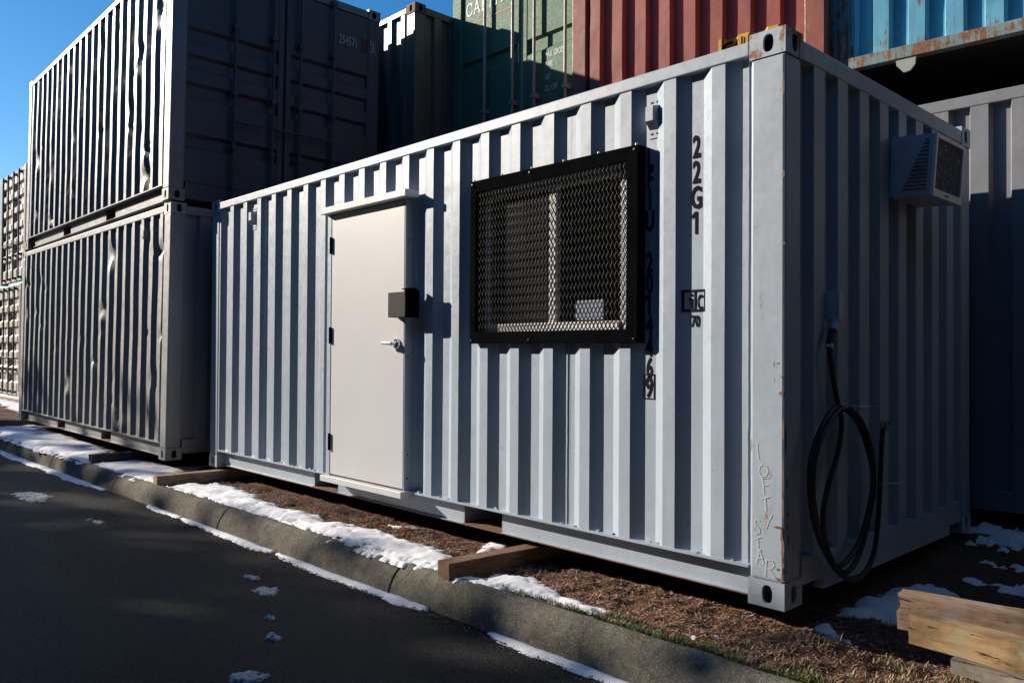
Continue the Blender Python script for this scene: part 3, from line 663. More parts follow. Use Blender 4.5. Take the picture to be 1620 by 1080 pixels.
# --- window with its mesh guard
GY = -.022
gd = None
gx0, gx1, gz0, gz1 = X(-2.108), X(-.795), 1.183, 2.200
mb = MB(); t = .072
mb.box(gx0, gx0 + .05, GY - .004, GY, gz0, gz1); mb.box(gx1 - t, gx1, GY - .004, GY, gz0, gz1); mb.box(gx0 + .05, gx1 - t, GY - .0042, GY, gz0, gz0 + t); mb.box(gx0 + .05, gx1 - t, GY - .0042, GY, gz1 - t, gz1)
mb.box(gx0, gx0 + .004, GY, .042, gz0, gz1); mb.box(gx1 - .004, gx1, GY, .042, gz0, gz1); mb.box(gx0 + .004, gx1 - .004, GY, .042, gz1 - .004, gz1); mb.box(gx0 + .004, gx1 - .004, GY, .042, gz0, gz0 + .004)
guard = mb.build('window_guard', M['blacksteel'], main, bevel=.0015)
for k in range(6):
    xx = gx0 + .02 + (gx1 - gx0 - .04) * k / 5
    for zz in (gz0 + .022, gz1 - .022):
        if k in (0, 2, 5): mb = MB(); mb.tube([(xx, GY - .004, zz), (xx, GY - .012, zz)], [.008, .006], 8); mb.build('bolt', M['bolt'], guard)
    mb = MB(); mb.tube([(xx, GY + .012, gz1), (xx, GY + .012, gz1 + .012)], [.008, .006], 8); mb.build('bolt', M['zinc'], guard)
mb = MB(); SW, LW = .0285, .050; ax, az = gx0 + .05, gz0 + t; bw, bh = gx1 - t - ax, gz1 - t - az; nc, nr = int(round(bw / SW)), int(round(bh / LW)); SW = bw / nc; LW = bh / nr
def strand(p, q):
    p, q = Vector(p), Vector(q); d = (q - p).normalized(); s_ = d.cross(Vector((0, 1, 0))) * .0011; yv = Vector((0, .0016, 0)); sk = Vector((0, .0006, 0))
    vs = []
    for c in (p, q): vs += [c - s_ - yv - sk, c + s_ - yv + sk, c + s_ + yv + sk, c - s_ + yv - sk]
    mb.add([tuple(v_) for v_ in vs], [(0, 1, 5, 4), (1, 2, 6, 5), (2, 3, 7, 6), (3, 0, 4, 7)])
for i in range(nc):
    for j in range(nr):
        x0_, z0_ = ax + i * SW, az + j * LW; cx, cz = x0_ + SW / 2, z0_ + LW / 2; yy = GY + .006
        lft, rgt, top, bot = (x0_, yy, cz), (x0_ + SW, yy, cz), (cx, yy, z0_ + LW), (cx, yy, z0_)
        for a, b in ((lft, top), (top, rgt), (rgt, bot), (bot, lft)): strand(a, b)
        for a in (lft, top):      # bonds where strands meet
            mb.box(a[0] - .0015, a[0] + .0015, a[1] - .0018, a[1] + .0018, a[2] - .0035, a[2] + .0035)
mb.build('expanded_mesh', M['mesh'], guard, kind='stuff')
wy = .055
wf = None; mb = MB(); wx0, wx1, wz0, wz1 = X(-2.06), X(-.86), 1.215, 2.165
mb.box(wx0, wx0 + .045, wy, wy + .06, wz0, wz1); mb.box(wx1 - .11, wx1, wy, wy + .06, wz0, wz1); mb.box(wx0 + .045, wx1 - .11, wy - .012, wy + .06, wz0, wz0 + .088); mb.box(wx0 + .045, wx1 - .11, wy, wy + .06, wz1 - .078, wz1)
wf = mb.build('window_frame', M['vinyl'], main, bevel=.002)
mb = MB(); mc = X(-1.475); mb.box(mc - .028, mc + .028, wy + .004, wy + .045, wz0 + .088, wz1 - .078); mb.build('meeting_stile', M['vinyl'], wf, bevel=.002)
for a, b, yy in ((wx0 + .045, mc - .028, wy + .022), (mc + .028, wx1 - .11, wy + .034)):
    mb = MB(); mb.box(a, b, yy, yy + .004, wz0 + .088, wz1 - .078); mb.build('pane', M['glass'], wf)
mb = MB(); mb.box(X(-1.315), X(-1.11), wy + .028, wy + .0295, wz0 + .10, wz0 + .21); mb.build('pane_reflection', M['panereflection'], wf)  # pale panel painted in place of a reflection in the pane
mb = MB()      # insect screen on the left light: a fine weave
sx0, sx1, sz0, sz1 = wx0 + .05, mc - .03, wz0 + .09, wz1 - .08
for i in range(70):
    x_ = sx0 + (sx1 - sx0) * i / 69; mb.box(x_ - .0006, x_ + .0006, wy + .010, wy + .0112, sz0, sz1)
for i in range(110):
    z_ = sz0 + (sz1 - sz0) * i / 109; mb.box(sx0, sx1, wy + .0112, wy + .0124, z_ - .0006, z_ + .0006)
mb.build('insect_screen', M['bolt'], wf, kind='stuff')

# ------------------------------------------------------------------ plain 20 ft side-on boxes
def side_box(name, loc, rot, mat, label, group, dseed=None, H=2.591, right='sheet', matp=None, detail=True, cat='shipping container', matc=None):
    L, D = 6.058, 2.438; r_ = empty(name, loc, rot); tag(r_, label, cat, group); mp_ = matp or mat
    castings(r_, L, D, H, matc or mp_); posts(r_, L, D, H, mp_, {(1, 1): M['slate_dark']} if right == 'doors' else None); top_rails(r_, mp_, L, D, H)
    if detail: side_bottom(r_, mat, L, 0, 1)
    else: bar(r_, 'bottom_rail', mat, CX, L - CX, .0, .06, .02, .17)
    sheets(r_, mat, .166, L - .166, .170, H - .09, SIDE, SIDE_P, .21, lambda u, d, z: (u, .005 + d, z), 48 if dseed is not None else 1, dents(*dseed) if dseed else None)
    if right == 'sheet':
        sheets(r_, mat, .148, D - .148, .20, H - .11, END, END_P, .30, lambda u, d, z: (L - .004 - d, u, z), every=5)
        bar(r_, 'end_sill', mat, L - .05, L - .001, CY, D - CY, .06, .20)
    body_closers(r_, mat, L, D, H, right=False)
    return r_
def doors(root, W, H, mat, mp, bands, rodmat, gasket, rods, tag_z=1.05, bd=.032, handles=True, brk=None):
    """pair of container doors in a plane: mp(u, d, z), u across, d outward is negative"""
    z0, z1 = .20, H - .12
    for a, b in ((.10, W / 2 - .012), (W / 2 + .012, W - .10)):
        zs = [z0]; mb = MB()
        pts = [(z0, 0)]
        for (c, hh) in bands:
            pts += [(c - hh / 2 - bd, 0), (c - hh / 2, bd), (c + hh / 2, bd), (c + hh / 2 + bd, 0)]
        pts.append((z1, 0))
        for (za, da), (zb, db) in zip(pts[:-1], pts[1:]):
            mb.add([mp(a + .06, da, za), mp(b - .06, da, za), mp(b - .06, db, zb), mp(a + .06, db, zb)], [(0, 1, 2, 3)])
            for u, s_ in ((a + .06, 1), (b - .06, -1)):
                mb.add([mp(u, 0, za), mp(u, da, za), mp(u, db, zb), mp(u, 0, zb)], [(0, 1, 2, 3)])
        d = mb.build('door_leaf', mat, root)
        m2 = MB()
        for (u, v) in ((a, a + .0598), (b - .0598, b)):
            m2.add([mp(u, -.006, z0), mp(v, -.006, z0), mp(v, -.006, z1), mp(u, -.006, z1), mp(u, .04, z0), mp(v, .04, z0), mp(v, .04, z1), mp(u, .04, z1)], [(0, 1, 2, 3), (4, 5, 6, 7), (0, 1, 5, 4), (1, 2, 6, 5), (2, 3, 7, 6), (3, 0, 4, 7)])
        m2.build('door_stile', mat, d)
        for s_ in (a - .005, b):
            m3 = MB(); m3.add([mp(s_, -.008, z0), mp(s_ + .012, -.008, z0), mp(s_ + .012, -.008, z1), mp(s_, -.008, z1)], [(0, 1, 2, 3)]); m3.build('gasket', gasket, d)
    for u in rods:
        mb = MB(); mb.tube([mp(u, -.052, .06), mp(u, -.052, H - .04)], .0175, 10); rd = mb.build('lock_rod', rodmat, root, smooth=40)
        for zz in brk or (.10, .62, H * .46, H * .73, H - .10):
            m2 = MB()
            def bx(u0, u1, d0, d1, za, zb):
                m2.add([mp(u0, d0, za), mp(u1, d0, za), mp(u1, d1, za), mp(u0, d1, za), mp(u0, d0, zb), mp(u1, d0, zb), mp(u1, d1, zb), mp(u0, d1, zb)], [(0, 1, 2, 3), (4, 5, 6, 7), (0, 1, 5, 4), (1, 2, 6, 5), (2, 3, 7, 6), (3, 0, 4, 7)])
            bx(u - .045, u + .045, -.016, -.007, zz - .03, zz + .03); bx(u - .026, u + .026, -.078, -.016, zz - .022, zz + .022)
            m2.build('rod_bracket', rodmat, rd)
        if handles:
            m3 = MB(); sgn = 1 if u < W / 2 else -1
            m3.tube([mp(u, -.06, tag_z), mp(u + sgn * .1, -.075, tag_z - .01), mp(u + sgn * .34, -.07, tag_z)], .012, 6); m3.build('rod_handle', rodmat, rd)
    for (u0, u1) in ((.165, W - .165),):
        for za, zb in ((.03, .195), (H - .115, H - .02)):
            mb = MB()
            mb.add([mp(u0, .0, za), mp(u1, .0, za), mp(u1, .0, zb), mp(u0, .0, zb), mp(u0, .1, za), mp(u1, .1, za), mp(u1, .1, zb), mp(u0, .1, zb)], [(0, 1, 2, 3), (4, 5, 6, 7), (0, 1, 5, 4), (1, 2, 6, 5), (2, 3, 7, 6), (3, 0, 4, 7)])
            mb.build('door_header' if za > 1 else 'door_threshold', mat, root)

G1 = 'dented grey containers stacked left of the office container'
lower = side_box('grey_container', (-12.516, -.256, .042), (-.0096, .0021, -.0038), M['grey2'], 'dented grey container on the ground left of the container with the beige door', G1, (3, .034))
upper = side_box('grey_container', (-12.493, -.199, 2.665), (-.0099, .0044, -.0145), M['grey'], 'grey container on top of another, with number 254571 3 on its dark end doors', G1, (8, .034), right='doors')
vent(lower, M['grey2'], L - .80, 2.22, .041); vent(lower, M['grey2'], .55, 2.22, .041)
doors(upper, D, H, M['slate_dark'], lambda u, d, z: (L - .012 - d, u, z), [(.62, .10), (1.14, .10), (1.43, .10), (1.71, .10)], M['slate_dark'], M['dark'], (.64, 1.07, 1.39, 1.80), .9)
kx = dict(ux=(0, 1, 0), uz=(0, 0, 1), nrm=(1, 0, 0))
text(upper, '254571', M['whiteink'], .15, .56, (L - .003, 1.885, 2.085), bold=.0, **kx)
text(upper, '3', M['whiteink'], .155, .62, (L + .0005, 2.318, 2.085), bold=.0, **kx)
flat(upper, 'number_patch', M['redpatch'], [(L - .0045, 2.19, 2.065), (L - .0045, 2.284, 2.065), (L - .0045, 2.284, 2.225), (L - .0045, 2.19, 2.225)])
mb = MB()
for (a, b, c, d_) in ((2.308, 2.311, 2.07, 2.215), (2.376, 2.379, 2.07, 2.215), (2.311, 2.376, 2.07, 2.073), (2.311, 2.376, 2.212, 2.215)): mb.box(L + .0005, L + .002, a, b, c, d_)
mb.build('check_digit_box', M['whiteink'], upper)
text(upper, '22G1', M['ink'], .13, .6, (5.42, .039, 2.50), bold=.0, vertical=True, pitch=.13, **kw)

# dark green container seen over the roof, and the box under it
A = side_box('dark_green_container', (-12.088, 2.43, 2.725), (0, 0, 0), M['palegreen'], 'dark green container with rusty corner, its top strip lit, behind the grey stack', None, matp=M['palegreen'], detail=False, matc=M['rust'])
A2 = side_box('dark_green_container', (-12.10, 2.47, .04), (0, 0, 0), M['dgreen'], 'plain dark container under the dark green one, hidden behind the office container', None, H=2.68, detail=False)

text(A, 'CLHU 445789 1', M['whiteink'], .12, .5, (5.56, .038, 2.17), bold=.0, vertical=True, pitch=.15, **kw)
# ------------------------------------------------------------------ boxes standing end-on behind
def end_box(name, loc, rz_, mat, label, H=2.591, matp=None, front='sheet', phase=.3, group=None, nz=1, dent=None, matr=None, Lg=6.058, lowrail=True, matc=None):
    W, Dp = 2.438, Lg; r_ = empty(name, loc, (0, 0, rz_)); tag(r_, label, 'shipping container', group); mp_ = matp or mat
    castings(r_, W, Dp, H, matc or mp_); posts(r_, W, Dp, H, mp_)
    zt = H - .026
    bar(r_, 'top_rail', matr or mp_, CX, W - CX, -.001, .06, zt - .082, zt); bar(r_, 'top_rail', mp_, W - .06, W, CY, Dp - CY, zt - .066, zt); bar(r_, 'top_rail', mp_, 0, .06, CY, Dp - CY, zt - .066, zt)
    if front == 'sheet':
        sheets(r_, mat, .166, W - .166, .17, zt - .08, END, END_P, phase, lambda u, d, z: (u, .004 + d, z), nz, dent, every=5)
        if lowrail: bar(r_, 'end_sill', matr or mat, CX, W - CX, .0, .05, .03, .17)
    body_closers(r_, M['dark'] if not lowrail else mat, W, Dp, H)
    return r_
red = end_box('red_container', (-3.53, 2.468, 2.76), R(6), M['red'], 'faded red container seen end-on above the office container, yellow caution sticker', phase=.212, matp=M['red_worn'], nz=30, dent=dents(5, .022))
W = 2.438
under_red = end_box('grey_container', (-3.45, 2.56, .06), R(3), M['slate'], 'grey container hidden on the ground under the faded red one', H=2.68)
# yellow caution sticker across the ribs
def rib_strip(mb, u0, u1, za, zb, ph_, off, k=40):
    for i in range(k):
        a, b = u0 + (u1 - u0) * i / k, u0 + (u1 - u0) * (i + 1) / k; da, db = profile(a, END, END_P, ph_), profile(b, END, END_P, ph_)
        mb.add([(a, .004 - off + da, za), (b, .004 - off + db, za), (b, .004 - off + db, zb), (a, .004 - off + da, zb)], [(0, 1, 2, 3)])
mb = MB(); rib_strip(mb, 1.54, 2.12, .87, 1.03, .212, .002); mb.build('caution_sticker', M['yellow'], red)
cu = text(red, 'CAUTION', M['ink'], .145, .86, (1.57, .0, .905), bold=.012, **kw)
for v_ in cu.data.vertices: v_.co.y = profile(v_.co.x, END, END_P, .212) + .004 - .009
G_ = end_box('green_container', (-6.02, 3.0, 2.90), 0, M['green'], 'sage green container with white CAPITAL lettering and lock rods on its doors', H=2.896, front='doors', matc=M['dgreen'])
doors(G_, W, 2.896, M['green'], lambda u, d, z: (u, .03 + d, z), [(1.66, .12)], M['rod'], M['gasket'], (.63, 1.11, 1.46, 1.93), .8, brk=(.10, .55, 1.07, 2.76))
under_green = end_box('grey_container', (-5.95, 2.95, .06), 0, M['slate'], 'grey container hidden on the ground under the sage green one', H=2.80)
# serif capitals: CAPITAL, underlined
SER = {'C': ([[(.92, .72), (.8, .93), (.5, 1), (.2, .88), (.05, .5), (.2, .12), (.5, 0), (.8, .07), (.95, .28)]], [[(.93, .66), (.93, .98)]]), 'A': ([[(.08, 0), (.5, 1), (.92, 0)], [(.25, .36), (.75, .36)]], [[(-.05, .02), (.25, .02)], [(.7, .02), (1.05, .02)]]),
       'P': ([[(.2, 0), (.2, 1)], [(.2, .97), (.65, .97), (.88, .75), (.65, .5), (.2, .5)]], [[(.02, .02), (.42, .02)], [(.02, .98), (.3, .98)]]), 'I': ([[(.5, 0), (.5, 1)]], [[(.25, .02), (.75, .02)], [(.25, .98), (.75, .98)]]),
       'T': ([[(.5, 0), (.5, 1)], [(.02, .97), (.98, .97)]], [[(.3, .02), (.7, .02)], [(.03, .8), (.03, .97)], [(.97, .8), (.97, .97)]]), 'L': ([[(.2, 0), (.2, 1)], [(.2, .03), (.92, .03)]], [[(.02, .98), (.42, .98)], [(.92, .03), (.92, .25)]])}
mb = MB(); px_ = .235; gz_ = 2.32
for ch in 'CAPITAL':
    wd = .055 if ch == 'I' else .115
    th, se = SER[ch]; f_ = lambda lns: [[(px_ + a * wd, gz_ + b * .152) for a, b in ln] for ln in lns]
    strokes(mb, f_(th), .020, lambda u, z: (u, .027, z)); strokes(mb, f_(se), .010, lambda u, z: (u, .0265, z)); px_ += wd + .022
mb.build('lettering', M['whiteink'], G_)
mb = MB(); mb.box(.345, 1.12, .0265, .028, 2.203, 2.213); mb.build('underline', M['redink'], G_)
for s_, zz in (('MAX. GROSS', 1.47), ('TARE', 1.36), ('NET', 1.225), ('CU. CAP.', 1.10)): text(G_, s_, M['whiteink'], .088, .56, (1.585, .028, zz), bold=.012, **kw)

G2 = end_box('slate_container', (-.87, 2.76, .055), R(1.5), M['slate'], 'slate grey container behind the right end of the office container, under the blue one', H=2.896, phase=.27)
B = end_box('blue_container', (-1.12, 2.82, 3.24), R(4), M['blue'], 'bright blue container with rusty bottom rail at the top right', phase=.335, matr=M['blue_rust'], matp=M['blue_rust'], nz=24, dent=dents(12, .012), lowrail=False)
# bottom rail of the blue box: a lip in front of a deep recess, standing on feet over the grey one
mb = MB(); mb.box(.02, W - .02, -.03, .05, .075, .165); mb.build('end_sill', M['blue_rust'], B, bevel=.005)
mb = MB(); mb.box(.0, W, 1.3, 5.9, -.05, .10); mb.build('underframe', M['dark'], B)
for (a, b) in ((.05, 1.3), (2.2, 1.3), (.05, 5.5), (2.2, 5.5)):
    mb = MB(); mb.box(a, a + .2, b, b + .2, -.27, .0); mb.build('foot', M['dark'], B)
mb = MB(); q = [(.50, .075), (.64, .075), (.635, .015), (.60, -.025), (.555, -.03), (.505, .03)]
mb.add([(u, -.02, z) for u, z in q] + [(u, .0, z) for u, z in q], [tuple(range(6)), tuple(range(11, 5, -1))] + [(i, (i + 1) % 6, 6 + (i + 1) % 6, 6 + i) for i in range(6)]); mb.build('lug', M['paleteal'], B)
# more of the row to the right, out of the picture
R1 = end_box('grey_container', (1.75, 2.85, .06), R(-1), M['slate'], 'slate container standing next in the back row on the right', H=2.896)
R2 = end_box('grey_container', (1.7, 2.9, 2.99), R(1), M['slate'], 'slate container on top at the right end of the back row', H=2.896)

# ------------------------------------------------------------------ white door ends at far left
GW = 'white door-end containers at the far left'
for i, (lx, ly, lz) in enumerate(((-21.70, 1.21, .037), (-21.125, 1.155, 2.66))):
    c = end_box('white_container', (lx, ly, lz), 0, M['brown'], ('white container doors at far left, standing on the ground', 'white container doors at far left, stacked on top of another white one')[i], front='doors', group=GW, matp=M['brown'], matc=M['white'])
    doors(c, W, 2.591, M['white'], lambda u, d, z: (u, .02 + d, z), [(.42, .14), (.78, .14), (1.14, .14), (1.50, .14), (1.86, .14), (2.2, .1)], M['bolt'], M['white'], (.45, .95, 1.48, 1.98), .9, bd=.05)

# ------------------------------------------------------------------ air conditioner on the end wall
ac = empty('air_conditioner', (-.02, 1.175, 1.985), (0, R(4), 0)); tag(ac, 'grey window air conditioner with louvred side sticking out of the end wall', 'air conditioner')
P_, Wd_, Hh = .225, .43, .325
mb = MB(); t = .012
mb.box(0, P_ - .012, 0, t, 0, Hh); mb.box(0, P_ - .012, Wd_ - t, Wd_, 0, Hh); mb.box(0, P_ - .012, t, Wd_ - t, 0, t); mb.box(0, P_ - .012, t, Wd_ - t, Hh - t, Hh); mb.box(0, .02, t, Wd_ - t, t, Hh - t)
mb.build('case', M['acwhite'], ac, bevel=.003)
mb = MB(); fr = .022
mb.box(P_ - .0119, P_ + .006, -.002, fr, -.002, Hh + .002); mb.box(P_ - .0119, P_ + .006, Wd_ - fr, Wd_ + .002, -.002, Hh + .002); mb.box(P_ - .0119, P_ + .006, fr, Wd_ - fr, -.002, .038); mb.box(P_ - .0119, P_ + .006, fr, Wd_ - fr, Hh - fr, Hh + .002)
mb.build('front_frame', M['vinyl'], ac, bevel=.002)
mb = MB(); mb.box(P_ - .02, P_ - .013, fr, Wd_ - fr, .038, Hh - fr); mb.build('coil', M['accoil'], ac)
mb = MB()
for i in range(44): yy = fr + (Wd_ - 2 * fr) * (i + .5) / 44; mb.box(P_ - .0128, P_ - .005, yy - .0008, yy + .0008, .038, Hh - fr)
mb.build('fins', M['accoil'], ac, kind='stuff')
mb = MB(); rr_ = random.Random(2)
for i in range(16): yy = fr + (Wd_ - 2 * fr) * rr_.random(); zz = .05 + (Hh - .09) * rr_.random(); mb.box(P_ - .006, P_ - .0035, yy, yy + .006, zz, zz + .003 + .005 * rr_.random())
mb.build('bent_fin', M['zinc'], ac, kind='stuff')
for i in range(14):
    zz = .028 + i * .0198; x0_ = .075 + i * .0075
    mb = MB(); mb.add([(x0_, -.001, zz), (P_ - .03, -.001, zz), (P_ - .03, -.009, zz + .004), (x0_, -.009, zz + .004)], [(0, 1, 2, 3)])
    mb.add([(x0_, -.001, zz + .002), (P_ - .03, -.001, zz + .002), (P_ - .03, -.001, zz + .011), (x0_, -.001, zz + .011)], [(0, 1, 2, 3)], 1)
    mb.build('louvre', [M['acwhite'], M['dark']], ac)
text(ac, 'AIR', M['bolt'], .018, 1.0, (P_ + .005, Wd_ * .42, .012), ux=(0, 1, 0), uz=(0, 0, 1), nrm=(1, 0, 0), name='badge') if False else None
mb = MB(); mb.box(P_ + .006, P_ + .0075, Wd_ * .40, Wd_ * .52, .013, .024); mb.build('badge', M['bolt'], ac)

# ------------------------------------------------------------------ power cable hanging in a coil
def spline(pts, n=10):
    P = [Vector(p) for p in pts]; P = [P[0] * 2 - P[1]] + P + [P[-1] * 2 - P[-2]]; out = []
    for i in range(1, len(P) - 2):
        for k in range(n):
            t = k / n; a, b, c, d_ = P[i-1], P[i], P[i+1], P[i+2]
            out.append(.5 * ((2 * b) + (c - a) * t + (2 * a - 5 * b + 4 * c - d_) * t * t + (3 * b - a - 3 * c + d_) * t ** 3))
    out.append(P[-2]); return out
cb = empty('power_cable', (0, .40, .9)); tag(cb, 'thick black power cable hanging in a long coil on the end wall', 'cable')
of = lambda pts: [(x - 0, y - .40, z - .9) for x, y, z in pts]
mb = MB(); rk = .0125
mb.tube(spline(of([(.035, .352, 1.20), (.04, .356, 1.12), (.045, .385, 1.0), (.05, .420, .89), (.055, .445, .80), (.055, .40, .66), (.05, .315, .52), (.05, .265, .40), (.045, .30, .26), (.045, .40, .14), (.05, .52, .09), (.05, .66, .16), (.055, .77, .36), (.06, .80, .50), (.055, .74, .66), (.05, .63, .80), (.05, .49, .872), (.05, .40, .885), (.055, .28, .83), (.06, .16, .72), (.065, .105, .60), (.065, .125, .44), (.06, .22, .28), (.055, .36, .16), (.05, .47, .135), (.055, .62, .20), (.06, .74, .36), (.065, .785, .52), (.07, .73, .68), (.07, .62, .81), (.07, .48, .878)])), rk, 10)
mb.tube(spline(of([(.07, .46, .882), (.072, .33, .85), (.075, .19, .75), (.075, .115, .60), (.075, .135, .42), (.07, .23, .26), (.07, .36, .13), (.075, .50, .065), (.075, .63, .06), (.075, .76, .14), (.075, .82, .33), (.075, .845, .55), (.075, .855, .65), (.075, .87, .74)])), rk, 10)
mb.build('cable', M['rubber'], cb, smooth=50)
mb = MB()
for i in range(5): mb.tube(of([(.075 + .004 * (i - 2), .87, .74), (.08 + .01 * (i - 2), .875 + .006 * i, .79 + .01 * (i % 2))]), .003, 5)
mb.build('bare_wire', M['plate'], cb)
for pts in ([(.09, .43, .885), (.07, .40, .90), (.04, .46, .89), (.12, .50, .888), (.14, .62, .883), (.145, .74, .855)], [(.09, .80, .475), (.075, .84, .49), (.05, .88, .48), (.11, .92, .478), (.13, 1.0, .475)]):
    mb = MB(); mb.tube(spline(of(pts), 6), .0014, 5); mb.build('tie_wire', M['wire'], cb)
cn = empty('conduit_fitting', (.0, .43, 1.16)); tag(cn, 'small grey conduit elbow fitted where the black cable leaves the end wall', 'conduit')
mb = MB(); mb.box(-.04, .055, -.022, .022, .14, .265); mb.box(.055, .060, -.026, .026, .135, .27); mb.build('conduit_body', M['acwhite'], cn, bevel=.006)
mb = MB(); mb.tube([(.03, -.01, .14), (.032, -.02, .10), (.033, -.03, .085)], [.02, .022, .02], 12); mb.build('conduit_nut', M['zinc'], cn)
mb = MB(); mb.tube([(.033, -.03, .085), (.035, -.065, .03)], .017, 10); mb.build('strain_relief', M['rubber'], cn)
mb = MB(); mb.tube([(.035, -.068, .02), (.035, -.078, -.0)], .019, 10); mb.build('conduit_clamp', M['zinc'], cn)

# ------------------------------------------------------------------ timbers
def timber(name, corner, ax, ay, az, mat, label, group=None, rag=0.0, seed=1, bev=.004):
    """beam from a min corner with edge vectors (long axis split so its ends and edges can wander)"""
    o = Vector(corner); ax, ay, az = Vector(ax), Vector(ay), Vector(az); n_ = max(3, int(ax.length / .08)); m_ = 4; rnd = random.Random(seed); mb = MB()
    ring = [(i / m_, 0) for i in range(m_)] + [(1, i / m_) for i in range(m_)] + [(1 - i / m_, 1) for i in range(m_)] + [(0, 1 - i / m_) for i in range(m_)]
    for k in range(n_ + 1):
        for (a, b) in ring:
            j = (rnd.random() - .5) * rag * (1.0 if k in (0, n_) else .12); e = rag * .1
            p_ = o + ax * (k / n_) + ay * a + az * b + ax.normalized() * j
            p_ += Vector((0, noise.noise(p_ * 6 + Vector((seed, 0, 0))), noise.noise(p_ * 6 + Vector((0, seed, 0))))) * (.0015 + e * .15)
            mb.v.append(tuple(p_))
    r_ = len(ring)
    for k in range(n_):
        for i in range(r_): mb.f.append((k * r_ + i, k * r_ + (i + 1) % r_, (k + 1) * r_ + (i + 1) % r_, (k + 1) * r_ + i)); mb.m.append(0)
    for k, fl in ((0, True), (n_, False)):
        c = len(mb.v); mb.v.append(tuple(o + ax * (k / n_) + ay * .5 + az * .5))
        for i in range(r_):
            t_ = (k * r_ + i, k * r_ + (i + 1) % r_, c); mb.f.append(t_[::-1] if fl else t_); mb.m.append(0)
    ob = mb.build(name, mat, smooth=35); return tag(ob, label, 'timber', group)
GT = 'square timbers laid under the containers'
timber('timber_block', (-1.775, -.53, -.115), (.12, 1.3, 0), (.105, -.008, 0), (0, 0, .095), M['wood_red'], 'brown timber block under the middle of the office container, end against the kerb', GT, .004, 2)
timber('timber_block', (-5.92, -.585, -.115), (.06, 1.3, 0), (.105, -.004, 0), (0, 0, .095), M['wood'], 'pale timber block under the left end of the office container', GT, .004, 3)
timber('timber_block', (-7.88, -.575, -.112), (.05, 1.4, 0), (.11, 0, 0), (0, 0, .095), M['wood_grey'], 'weathered grey timber block under the near end of the lower grey container', GT, .004, 4)
timber('timber_block', (-12.75, -.50, -.06), (.05, 1.5, 0), (.11, 0, 0), (0, 0, .09), M['wood_grey'], 'grey timber block under the far end of the lower grey container', GT, .004, 5)
timber('timber_block', (-24, .85, -.06), (9.2, .02, 0), (0, .12, 0), (0, 0, .095), M['wood'], 'long pale timber lying in front of the white container at far left', GT, .004, 6)
GB = 'rough timbers piled at the lower right'
timber('timber_beam', (.468, .050, .030), (1.7, .27, .0), (-.018, .115, 0), (0, 0, .134), M['beam2'], 'back splintered beam of the pile, its broken end sticking out furthest left', GB, .025, 7)
timber('timber_beam', (.552, -.066, .023), (1.6, -.15, .0), (.010, .090, 0), (0, 0, .108), M['beam'], 'front square beam of the pile with green paint smears', GB, .012, 8)
timber('timber_beam', (.712, -.11, -.032), (1.4, -.10, 0), (.012, .20, 0), (0, 0, .053), M['plank'], 'flat board under the front beam of the pile', GB, .006, 9)
timber('timber_beam', (1.05, -.22, -.16), (.10, 0, 0), (0, .5, 0), (0, 0, .126), M['wood'], 'short bearer holding the timber pile off the ground', GB, .006, 12)
timber('plank', (.60, -.10, -.158), (1.2, -.10, 0), (.02, .13, 0), (0, 0, .022), M['plank'], 'grey plank lying on the ground under the timber pile', GB, .02, 10)

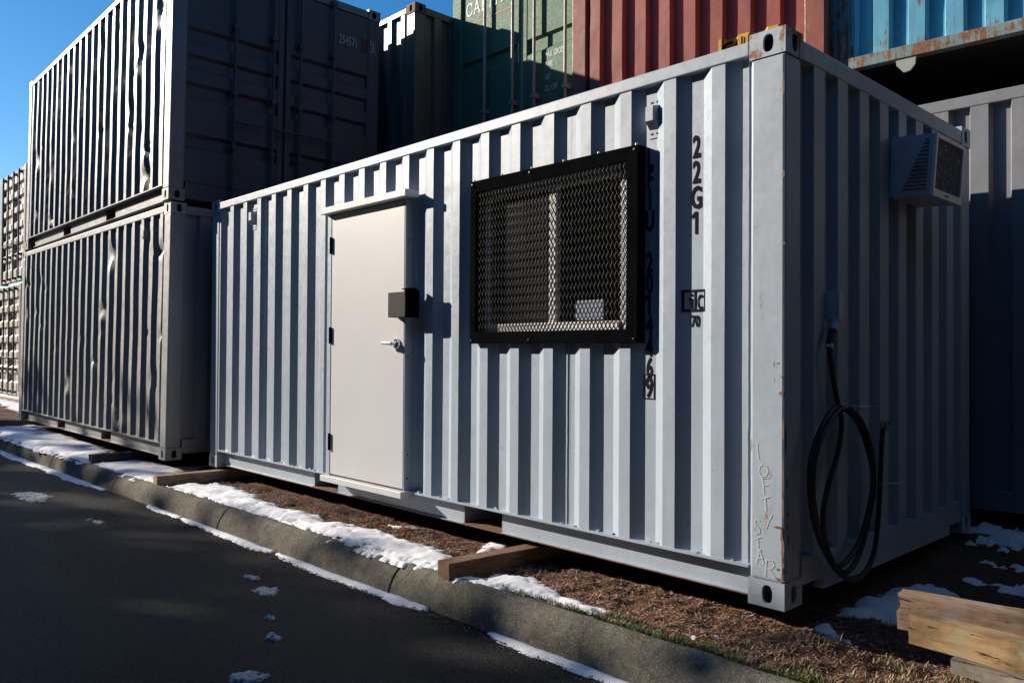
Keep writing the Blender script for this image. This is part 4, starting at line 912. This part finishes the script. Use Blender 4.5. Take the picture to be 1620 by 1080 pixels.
# ------------------------------------------------------------------ trees across the road (behind the photographer) that shade it
def tree_mesh(seed, hgt, n_):
    rnd = random.Random(seed); mb = MB()
    cl = [(rnd.gauss(0, 1.1), rnd.gauss(0, .8), 1.0 + (hgt - 1.6) * rnd.random()) for i in range(60)]
    for i in range(n_):
        if i % 10 < 7: x, y, z = rnd.gauss(0, 1.25), rnd.gauss(0, .9), .4 + (hgt - 1.75) * rnd.random()
        else:
            c = rnd.choice(cl); x, y, z = c[0] + rnd.gauss(0, .3), c[1] + rnd.gauss(0, .3), c[2] + rnd.gauss(0, .25)
        if z > hgt: z = hgt - rnd.random()
        s_ = .10 + .16 * rnd.random(); a = Vector((rnd.gauss(0, 1), rnd.gauss(0, 1), rnd.gauss(0, 1))).normalized(); b = a.orthogonal().normalized(); c2 = a.cross(b)
        p_ = Vector((x, y, z)); mb.add([tuple(p_ + b * s_), tuple(p_ + c2 * s_ * .6), tuple(p_ - b * s_), tuple(p_ - c2 * s_ * .6)], [(0, 1, 2, 3)])
    return mb
HT = 10.75
crowns = []
for s_ in (1, 2, 3):
    o = tree_mesh(s_, HT, 5200).build('crown', M['leaf'], None); crowns.append(o.data); bpy.data.objects.remove(o)
mb = MB(); mb.tube([(0, 0, -.3), (.05, 0, 3), (-.05, .1, 6), (0, 0, HT - 1.2)], [.2, .17, .12, .04], 8); o = mb.build('trunk', M['bark'], None); trunk = o.data; bpy.data.objects.remove(o)
rnd = random.Random(31)
for i in range(25):  # right end of the row is run on to block more sky light
    t_ = empty('offscreen_evergreen_tree', (-46 + 2.55 * i + rnd.gauss(0, .2), -12.4 + rnd.gauss(0, .25), -.3), (0, 0, rnd.random() * .5 + math.pi * (i % 2))); t_.scale = (1, 1, 1.008 + .045 * rnd.random())
    tag(t_, 'tall evergreen tree in the row across the road, run on at the right to block sky light', 'tree', 'evergreen trees across the road, right end run on to block sky light')
    for nm, me in (('crown', crowns[i % 3]), ('trunk', trunk)):
        c = bpy.data.objects.new(nm, me); COL.objects.link(c); c.parent = t_
for i in range(11):  # added row out of view, blocks sky light to darken the end walls
    t_ = empty('offscreen_evergreen_tree', (8.0 + rnd.gauss(0, .3), -9.5 + 2.3 * i, -.3), (0, 0, math.pi / 2 + rnd.random() * .5)); t_.scale = (1, 1, 1.0 + .1 * rnd.random())
    tag(t_, 'added evergreen tree out of view on the right, blocking sky light', 'tree', 'added evergreen trees blocking sky light from the right')
    for nm, me in (('crown', crowns[i % 3]), ('trunk', trunk)):
        c = bpy.data.objects.new(nm, me); COL.objects.link(c); c.parent = t_
